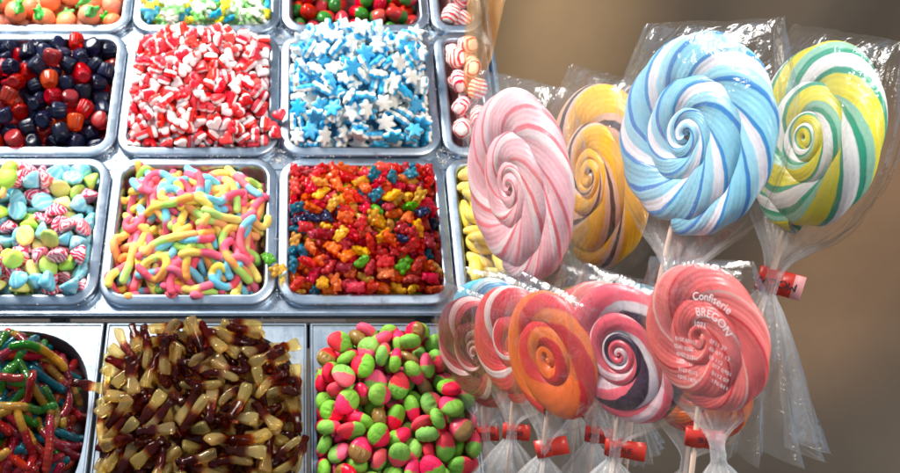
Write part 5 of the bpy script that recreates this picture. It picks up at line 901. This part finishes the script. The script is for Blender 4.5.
def film_mat(name, tint=(1, 1, 1), haze=.012, gloss=.10, scale=1.0, milk=(.9, .88, .86)):
    k = NT(name); k.n.remove(k.b); tr = k.new('BsdfTransparent'); tr.inputs[0].default_value = (*tint, 1); gl = k.new('BsdfGlossy'); gl.inputs['Roughness'].default_value = .16; df = k.new('BsdfDiffuse'); df.inputs[0].default_value = (*milk, 1)
    lw = k.new('Fresnel'); lw.inputs['IOR'].default_value = 1.45
    n1 = k.noise(16 * scale, 3, .55, 1.2); n2 = k.noise(60 * scale, 3, .6, 2.0); tc = k.new('TexCoord'); vo = k.new('TexVoronoi'); vo.inputs['Scale'].default_value = 34 * scale; k.ln(tc.outputs['Object'], vo.inputs['Vector'])
    ad = k.new('Math', operation='MULTIPLY_ADD'); ad.inputs[1].default_value = .35; k.ln(n2.outputs[0], ad.inputs[0]); k.ln(n1.outputs[0], ad.inputs[2]); a2 = k.new('Math', operation='MULTIPLY_ADD'); a2.inputs[1].default_value = .32; k.ln(vo.outputs['Distance'], a2.inputs[0]); k.ln(ad.outputs[0], a2.inputs[2])
    b = k.new('Bump'); b.inputs['Strength'].default_value = .7; b.inputs['Distance'].default_value = .006; k.ln(a2.outputs[0], b.inputs['Height'])
    for x in (gl, df, lw): k.ln(b.outputs[0], x.inputs['Normal'])
    m1 = k.new('MixShader'); at = k.new('Attribute', attribute_name='gather'); hz = k.new('Math', operation='MULTIPLY_ADD'); hz.inputs[1].default_value = .24; hz.inputs[2].default_value = haze; k.ln(at.outputs['Fac'], hz.inputs[0]); k.ln(hz.outputs[0], m1.inputs[0]); k.ln(tr.outputs[0], m1.inputs[1]); k.ln(df.outputs[0], m1.inputs[2])
    mu = k.new('Math', operation='MULTIPLY_ADD'); mu.inputs[1].default_value = .24; mu.inputs[2].default_value = gloss * .1; k.ln(lw.outputs[0], mu.inputs[0]); mu.use_clamp = True
    m2 = k.new('MixShader'); k.ln(mu.outputs[0], m2.inputs[0]); k.ln(m1.outputs[0], m2.inputs[1]); k.ln(gl.outputs[0], m2.inputs[2]); k.ln(m2.outputs[0], k.out.inputs[0]); return k.m
FILM = film_mat('clear_cellophane')
NECK = film_mat('gathered_cellophane', (1, 1, 1), .20, .3, 1.6)
BAND = plain('red_tape', (.62, .035, .02), .35, 40, .12, .05); BANDTAIL = plain('pink_tape_back', (.75, .33, .33), .45, 40, .1, .05); INK = plain('black_ink', (.03, .025, .03), .5, 50, .1, 0); WHITEINK = plain('white_print', (.88, .76, .74), .5, 50, .05, 0)
STICK = plain('pale_stick', (.62, .44, .33), .5, 40, .08, .05)
def sm(a, b, x): t = max(0, min(1, (x - a) / (b - a))); return t * t * (3 - 2 * t)
def bag_shape(h, Rd, wob, top, skirt):                 # half width, half depth, pleat amount at height h (disc radii)
    if h < -.55: h = -.55 + (h + .55) * .8
    if h > -.55: 
        w = math.sqrt(max(0, 1.14 - max(0, -h) ** 2 * 1.1)) if h < 0 else 1.068 - .20 * sm(.3, top, h)
        d = .285 * math.sqrt(max(0, 1 - (max(0, h) / (top + .001)) ** 2.2)) if h > 0 else .285
        return w, d, .02
    if h > -1.45:
        t = sm(-.55, -1.32, -(-h) * 1 if False else h) if False else sm(.55, 1.32, -h)
        w0 = math.sqrt(1.14 - .55 ** 2 * 1.1); return w0 + (.095 - w0) * t, .285 + (.07 - .285) * t, .02 + .11 * t
    t = max(0, min(1, (-h - 1.5) / (skirt - .05))); return .095 + (.62 * skirt / 1.0) * t ** .9, .07 + .74 * t ** .9, .13 + .02 * t
def bag_mesh(name, Rd, seed, top=1.10, skirt=.9, wide=1.0):
    rnd = random.Random(seed); m = 72; N = 90; V = []; Fa = []; GA = []; h0, h1 = top, -1.65 - skirt * 1.2
    pl = [(rnd.randint(7, 19), rnd.uniform(0, 6.28), rnd.uniform(.4, 1)) for _ in range(4)]
    for i in range(N + 1):
        h = h0 + (h1 - h0) * i / N; w, d, p = bag_shape(h, Rd, 0, top, skirt); d = max(d, .012)
        for j in range(m):
            GA.append(max(0, sm(.92, 1.25, -h) - .85 * sm(1.7, 2.4, -h)))
            a = 2 * math.pi * j / m; c, s = math.cos(a), math.sin(a); e = 2.0 / 2.6
            x = w * abs(c) ** e * (1 if c > 0 else -1) * wide; y = d * abs(s) ** e * (1 if s > 0 else -1)
            q = sum(k2 * math.sin(k1 * a + k3 + h * 1.3) for k1, k3, k2 in pl) / 2.2; q2 = 1 + p * 1.6 * q
            nv = noise.noise(Vector((x * 2.2, y * 3, h * 1.7 + seed))) + .6 * (1 - abs(noise.noise(Vector((x * 4.4 + seed, h * 4.1, s * .7)))) * 2)
            hh = h + (.05 * math.sin(a * 3 + seed) if i == N else 0)
            V.append((x * q2 * Rd + .012 * nv * Rd, (y * q2 + math.copysign(.022, s) * nv * (1 if h > -1.2 else .3)) * Rd, (hh + .02 * nv * (h > .8)) * Rd))
    for i in range(N):
        for j in range(m): k = (j + 1) % m; Fa.append((i * m + j, i * m + k, (i + 1) * m + k, (i + 1) * m + j))
    me = mesh(name, V, Fa, [FILM]); at = me.attributes.new('gather', 'FLOAT', 'POINT'); at.data.foreach_set('value', GA); return me
def text_mesh(s, size, depth=.0, spacing=1.0, align='CENTER'):
    c = bpy.data.curves.new('t', 'FONT'); c.body = s; c.size = size; c.align_x = align; c.align_y = 'CENTER'; c.extrude = depth; c.space_character = spacing
    o = bpy.data.objects.new('t', c); COL.objects.link(o); dg = bpy.context.evaluated_depsgraph_get(); me = bpy.data.meshes.new_from_object(o.evaluated_get(dg)); bpy.data.objects.remove(o); bpy.data.curves.remove(c)
    me.materials.clear(); return me
def band_parts(root, Rd, seed, text, flip, tail, h=-1.38, wide=.27, ang=0, rot=0):
    """a folded strip of red tape round the neck with its free ends pressed together at one side."""
    rnd = random.Random(seed); r = .125 * Rd; hh = wide * Rd / 2; seg = 24; V = []; Fa = []; side = 1 if tail >= 0 else -1
    path = [(r * math.cos(a) * side, r * .40 * math.sin(a)) for a in [.25 + (2 * math.pi - .5) * i / seg for i in range(seg + 1)]]
    T = abs(tail) * Rd; path = [(side * (r + T), -.002)] + [(side * (r + T * .5), -.0025)] + [path[-1 - i] for i in range(seg + 1)] + [(side * (r + T * .5), .001), (side * (r + T * .94), .0015)]
    for k, (x, y) in enumerate(path):
        sl = rnd.uniform(-.02, .02) * hh; V += [(x, y, hh + sl), (x, y, -hh + sl)]
    n = len(path)
    for k in range(n - 1): Fa.append((2 * k, 2 * k + 1, 2 * k + 3, 2 * k + 2))
    me = mesh('tape_band', V, Fa, [BAND, BANDTAIL], [1 if (k < 1 and text in ('MOCW', 'BE')) else 0 for k in range(n - 1)])
    b = link('tape_band', me, root, Matrix.Translation((0, 0, h * Rd)) @ Matrix.Rotation(rot, 4, 'Y') @ Matrix.Rotation(ang, 4, 'Z'))
    sol = b.modifiers.new('thick', 'SOLIDIFY'); sol.thickness = .0005
    if text:
        tm = text_mesh(text, hh * .95, 0, .9); tm.materials.append(INK)
        for v in tm.vertices:                            # wrapped on the outside of the loop and out along the tail
            x, z = v.co.x, v.co.y
            if flip: x, z = -x, -z
            x += side * T * .35
            if abs(x) < r * 1.02: y = -.40 * math.sqrt(max(0, 1 - (x / (r * 1.03)) ** 2)) * r * 1.02 - .0012
            else: y = -.0038
            v.co = (x, y, z)
        link('lettering', tm, b)
    return b
def lollipop(label, px, py, Rpx, z, yaw, roll, candy, lean=14, text='', flip=True, tail=.25, seed=1, skirt=.9, wide=1.0, bandrot=0, stick_z=.80, top=1.10, group='wrapped lollipops on the stand', thick=.125, bandh=-1.58, bagroll=0):
    Rd = Rpx / F * z; c = P(px, py, z)
    root = link('lollipop', None); tag(root, label, 'lollipop', group)
    rotm = Matrix.Rotation(R(roll), 4, DIR) @ Matrix.Rotation(-R(lean), 4, 'X') @ Matrix.Rotation(R(yaw), 4, 'Z')
    ax = rotm.to_3x3() @ Vector((0, 0, 1)); L = (c.z - stick_z) / ax.z
    base = c - ax * L; root.matrix_world = Matrix.Translation(base) @ rotm
    up = Matrix.Translation((0, 0, L))
    name, turns, twist, reps, mat, hand, ridge = candy
    link('candy', candy_disc('candy', Rd, turns, twist, reps, mat, thick, seed, hand, ridge), root, up)
    pts = [Vector((0, 0, -L + .0)), Vector((0, 0, -L * .5)), Vector((0, 0, -Rd * .3))]
    link('stick', tube('stick', pts, [Rd * .036] * 3, 10, STICK, up=Vector((0, 1, 0))), root, up)
    w = link('wrapper', bag_mesh('wrapper', Rd, seed, top, skirt, wide), root, up @ Matrix.Rotation(R(bagroll), 4, 'Y'))
    b = band_parts(root, Rd, seed, text, flip, tail * 1.1 + .03, h=bandh, rot=R(bandrot)); b.matrix_local = up @ b.matrix_local @ Matrix.Rotation(-math.atan((px - PX) / F) - R(yaw), 4, 'Z')
    return root, w, Rd
def mk(name, stripes, **k): return candy_mat(name, stripes, **k)
wht, pnk = (.86, .74, .72), (.80, .33, .36)
C_pale = mk('pale_pink_sugar', [(3, (.84, .46, .50)), (1.2, (.86, .70, .70)), (.7, (.80, .16, .20)), (2, (.85, .52, .55)), (.6, (.80, .20, .24))])
C_orange = mk('orange_black_sugar', [(3.6, (.97, .50, .010)), (.8, (.88, .54, .40)), (.8, (.05, .03, .04)), (.7, (.90, .58, .42))])
C_blue = mk('blue_sugar', [(3, (.25, .58, .72)), (.7, (.03, .22, .55)), (1.6, (.33, .64, .76)), (1.5, (.80, .78, .82)), (.6, (.04, .28, .60))])
C_green = mk('green_yellow_sugar', [(2.6, (.72, .64, .03)), (.7, (.02, .32, .18)), (2.0, (.80, .78, .76)), (.9, (.02, .34, .20)), (1.0, (.30, .58, .42))])
C_red = mk('red_white_sugar', [(3.2, (.72, .045, .06)), (1.4, (.86, .62, .58)), (2.0, (.76, .06, .07))])
C_orr = mk('orange_red_sugar', [(3.0, (.90, .15, .02)), (1.6, (.70, .02, .03)), (1.0, (.90, .20, .04)), (1.2, (.78, .035, .04))])
C_plum = mk('plum_white_sugar', [(1.5, (.055, .02, .045)), (.8, (.85, .70, .70)), (2.4, (.80, .10, .14)), (1.1, (.84, .55, .56)), (.9, (.80, .12, .16))])
C_rose = mk('rose_sugar', [(5, (.90, .15, .14)), (.5, (.70, .02, .03)), (3.2, (.90, .20, .18)), (.5, (.90, .46, .40))])
C_dark = mk('dark_red_sugar', [(3, (.16, .02, .03)), (1.2, (.5, .06, .07)), (1, (.7, .4, .38))])
C_sky = mk('sky_sugar', [(3, (.12, .50, .66)), (1, (.05, .30, .55)), (1, (.55, .74, .8))])
C_lemon = mk('lemon_sugar', [(3, (.80, .66, .05)), (1, (.12, .45, .12)), (1, (.85, .8, .6))])
C_amber = mk('amber_sugar', [(3, (.72, .16, .03)), (1, (.55, .04, .02))])
# name, turns, twist (stripe cycles per radius of rope), stripe repeats round the rope, material, winding, ridge
lollipop('large pale pink swirl lollipop turned sideways, beside the steel counter', 519, 186, 97, 1.09, -74, -3, ('a', 2.1, 1.1, 2, C_pale, 1, .05), seed=3, text='', skirt=.7)
lollipop('orange lollipop with black stripes, half hidden behind the pale pink one', 598, 176, 92, 1.14, -76, 2, ('a', 2.2, .8, 2, C_orange, 1, .05), seed=4, skirt=.7)
lollipop('large pale blue and white swirl lollipop at top centre', 694, 135, 101, .92, -68, 6, ('a', 2.1, 1.2, 2, C_blue, 1, .06), seed=5, skirt=.6, bagroll=-8)
lollipop('yellow, green and white swirl lollipop with a flared clear skirt', 813, 139, 96, .96, -82, 8, ('a', 2.1, .9, 2, C_green, -1, .06), seed=6, text='MOCW', tail=.16, skirt=1.35)
lollipop('dark red lollipop low down, nearest the strawberry pan', 480, 352, 58, 1.10, -58, -6, ('a', 2.1, .9, 2, C_dark, 1, .06), seed=7, text='MOLE', tail=.1)
lollipop('sky blue lollipop of which only the top shows behind the red ones', 494, 326, 50, 1.13, -40, 0, ('a', 2.1, .9, 2, C_sky, 1, .06), seed=8, tail=.1)
lollipop('red lollipop with broad white stripes, left of the orange and red one', 517, 345, 61, 1.02, -60, 0, ('a', 1.8, .8, 2, C_red, 1, .05), seed=9, text='BOLE', tail=.15)
lollipop('plain orange and red swirl lollipop in the lower row', 552, 356, 66, .94, -64, 0, ('a', 1.8, .3, 1, C_orr, -1, .05), seed=10, text='E', tail=.2, bandrot=-28)
lollipop('lemon yellow lollipop peeking out behind the orange and red one', 584, 336, 52, 1.07, -40, 0, ('a', 2.1, .9, 2, C_lemon, 1, .06), seed=11, text='MOLE', tail=.15)
lollipop('pink lollipop half hidden behind the plum striped one', 603, 344, 64, 1.0, -50, 0, ('a', 2.1, .9, 2, C_rose, 1, .06), seed=12, text='MOLE', tail=.15)
lollipop('blue lollipop peeking out between the plum striped and rose ones', 643, 330, 48, 1.02, -40, 0, ('a', 2.1, .9, 2, C_sky, -1, .06), seed=13, tail=.1)
lollipop('plum, pink and white striped swirl lollipop in the lower row', 625, 353, 71, .86, -58, 0, ('a', 2.3, .28, 1, C_plum, 1, .05), seed=14, text='VOLE', flip=False, tail=.25, skirt=.8, bandh=-1.5)
lollipop('amber orange lollipop mostly hidden below the rose one', 697, 386, 56, .88, -50, 0, ('a', 2.1, .8, 2, C_amber, 1, .05), seed=15, tail=.2)
root, wr, Rd = lollipop('rose pink lollipop in front with white print on its clear wrapper', 706, 337, 75, .73, -66, -2, ('a', 1.9, .8, 2, C_rose, 1, .08), seed=16, text='BE', tail=.2, skirt=.9, top=1.06, bagroll=-14, bandh=-1.5)

# white print on the front of the clear wrapper
def film_front(x, h, top=1.06):
    w, d, p = bag_shape(h, 1, 0, top, .9); c = min(.99, abs(x) / w) ** 1.3; return -d * max(.05, 1 - c * c) ** .385 - .035
def print_on(wrapper, Rd, s, size, place):
    tm = text_mesh(s, size, 0, 1.02, 'LEFT' if callable(place) else 'LEFT'); tm.materials.append(WHITEINK)
    for v in tm.vertices:
        x, h = place(v.co.x, v.co.y); v.co = (x * Rd, film_front(x, h) * Rd, h * Rd)
    link('lettering', tm, wrapper)
def arc(rad, a0): return lambda x, y: (.26 + (rad + y) * math.cos(R(a0) - x / rad), (rad + y) * math.sin(R(a0) - x / rad))
def line(x0, h0, tilt): return lambda x, y: (x0 + x * math.cos(tilt) - y * math.sin(tilt), h0 + x * math.sin(tilt) + y * math.cos(tilt))
print_on(wr, Rd, 'Confiserie', .145, arc(.62, 104)); print_on(wr, Rd, 'BREGON', .15, arc(.42, 104)); print_on(wr, Rd, '1071', .10, line(.12, .26, -.1))
for i, s in enumerate(('E107-E0112', '0241 0286', '0107 01811', '1007 : 31', '0107-0112', '1210-1870')): print_on(wr, Rd, s, .075, line(-.22 - .03 * (i % 2), .02 - .105 * i, -.06))
for i, s in enumerate(('0711 27', '01 071 12', '10 112', '017 0701', '0112 07', '170 011')): print_on(wr, Rd, s, .075, line(.36 - .02 * (i % 3), .06 - .105 * i, -.38))

# added amber sheet, stands in for the orange-brown fade past the counter's right end
AMB = film_mat('amber_fade_film', (.93, .72, .50), .12, .05, .3, (.80, .46, .20))
V = []; Fa = []
a0, b0 = P(463, 96, 1.18), P(470, -30, 1.18)
for j in range(41):
    for i in range(25):
        s, t = i / 24, j / 40; p = a0.lerp(b0, t) + Vector((1, 0, 0)) * (s * (.022 + .03 * t))
        V.append(p + Vector((0, .012 * math.sin(s * 9 + t * 3) + .006 * noise.noise(p * 30), .004 * math.sin(t * 11))))
for j in range(40):
    for i in range(24): q = j * 25 + i; Fa.append((q, q + 1, q + 26, q + 25))
me = mesh('fade_sheet', V, Fa, [AMB]); at = me.attributes.new('gather', 'FLOAT', 'POINT'); at.data.foreach_set('value', [.5] * len(V))
tag(link('fade_sheet', me), 'added amber sheet standing in for the blurred fade at the right end of the steel counter', 'cellophane')

# sweets that have slipped onto the rims
def stray(kind, v, px, py, n, rot, label, cat):
    d = (P(px, py, 1) - CAM); t = ((O + CN * n) - CAM).dot(CN) / d.dot(CN); p = CAM + d * t; me = K[kind][v]
    tag(link(me.name.split('.')[0], me, None, Matrix.Translation(p) @ CMAT.to_3x3().to_4x4() @ Matrix.Rotation(R(rot[2]), 4, 'Z') @ Matrix.Rotation(R(rot[0]), 4, 'X') @ Matrix.Rotation(R(rot[1]), 4, 'Y')), label, cat)
stray('heart', 0, 280, 116, .012, (10, -15, 20), 'gummy heart slipped over the right rim of the heart tray, uppermost of three', 'gummy heart')
stray('heart', 0, 269, 126, .012, (5, 12, -30), 'gummy heart on the right rim of the heart tray, lying lower and farther left', 'gummy heart')
stray('heart', 0, 276, 134, .009, (60, 10, 60), 'gummy heart standing on edge on the right rim of the heart tray', 'gummy heart')
stray('bear', 3, 268, 259, .008, (-20, 10, 30), 'green gummy bear stranded on the rim between worms and bears', 'gummy bear')
stray('bear', 2, 278, 270, .010, (0, 10, -60), 'yellow gummy bear on the left rim of the bear tray', 'gummy bear')
stray('cola', 0, 91, 386, .012, (6, 4, 80), 'gummy cola bottle sticking out over the left edge of its pan', 'cola bottle')
stray('cola', 1, 300, 452, .014, (-6, 8, -20), 'gummy cola bottle lying on the right edge of its pan', 'cola bottle')

lime = blob('foam_pear', [(Vector((0, .006, 0)), (.015, .017, .009)), (Vector((0, .020, 0)), (.010, .012, .008)), (Vector((0, -.016, 0)), (.005, .010, .005))], .0012, [foam('lime_foam', (.40, .62, .05)), foam('stem_foam', (.80, .48, .14))], lambda c: 1 if c.y < -.011 else 0, 3)
K['pear'] = [lime]
stray('pear', 0, 6, 182, .034, (10, -6, -8), 'large lime green foam pear with a yellow stem on the pastel candies', 'foam sweet')
# ------------------------------------------------------------------ stand for the lollipops (below the picture)
bm = bmesh.new(); box(bm, Vector((.44, -.555, .785)), (.44, .42, .03), .003)
st = link('lollipop_stand', None, None, Matrix.Translation((.44, -.555, 0))); tag(st, 'brown wooden board on legs that holds the lollipop sticks', 'stand')
bd = link('board', bm_mesh('board', bm, plain('stand_wood', (.20, .11, .06), .6, 12, .3)), st); bd.matrix_parent_inverse = Matrix.Translation((-.44, .555, 0))
for x in (.24, .64):
    for y in (-.75, -.36):
        bm = bmesh.new(); box(bm, Vector((x, y, .385)), (.03, .03, .77), .002); l = link('leg', bm_mesh('leg', bm, STICK), st); l.matrix_parent_inverse = Matrix.Translation((-.44, .555, 0))
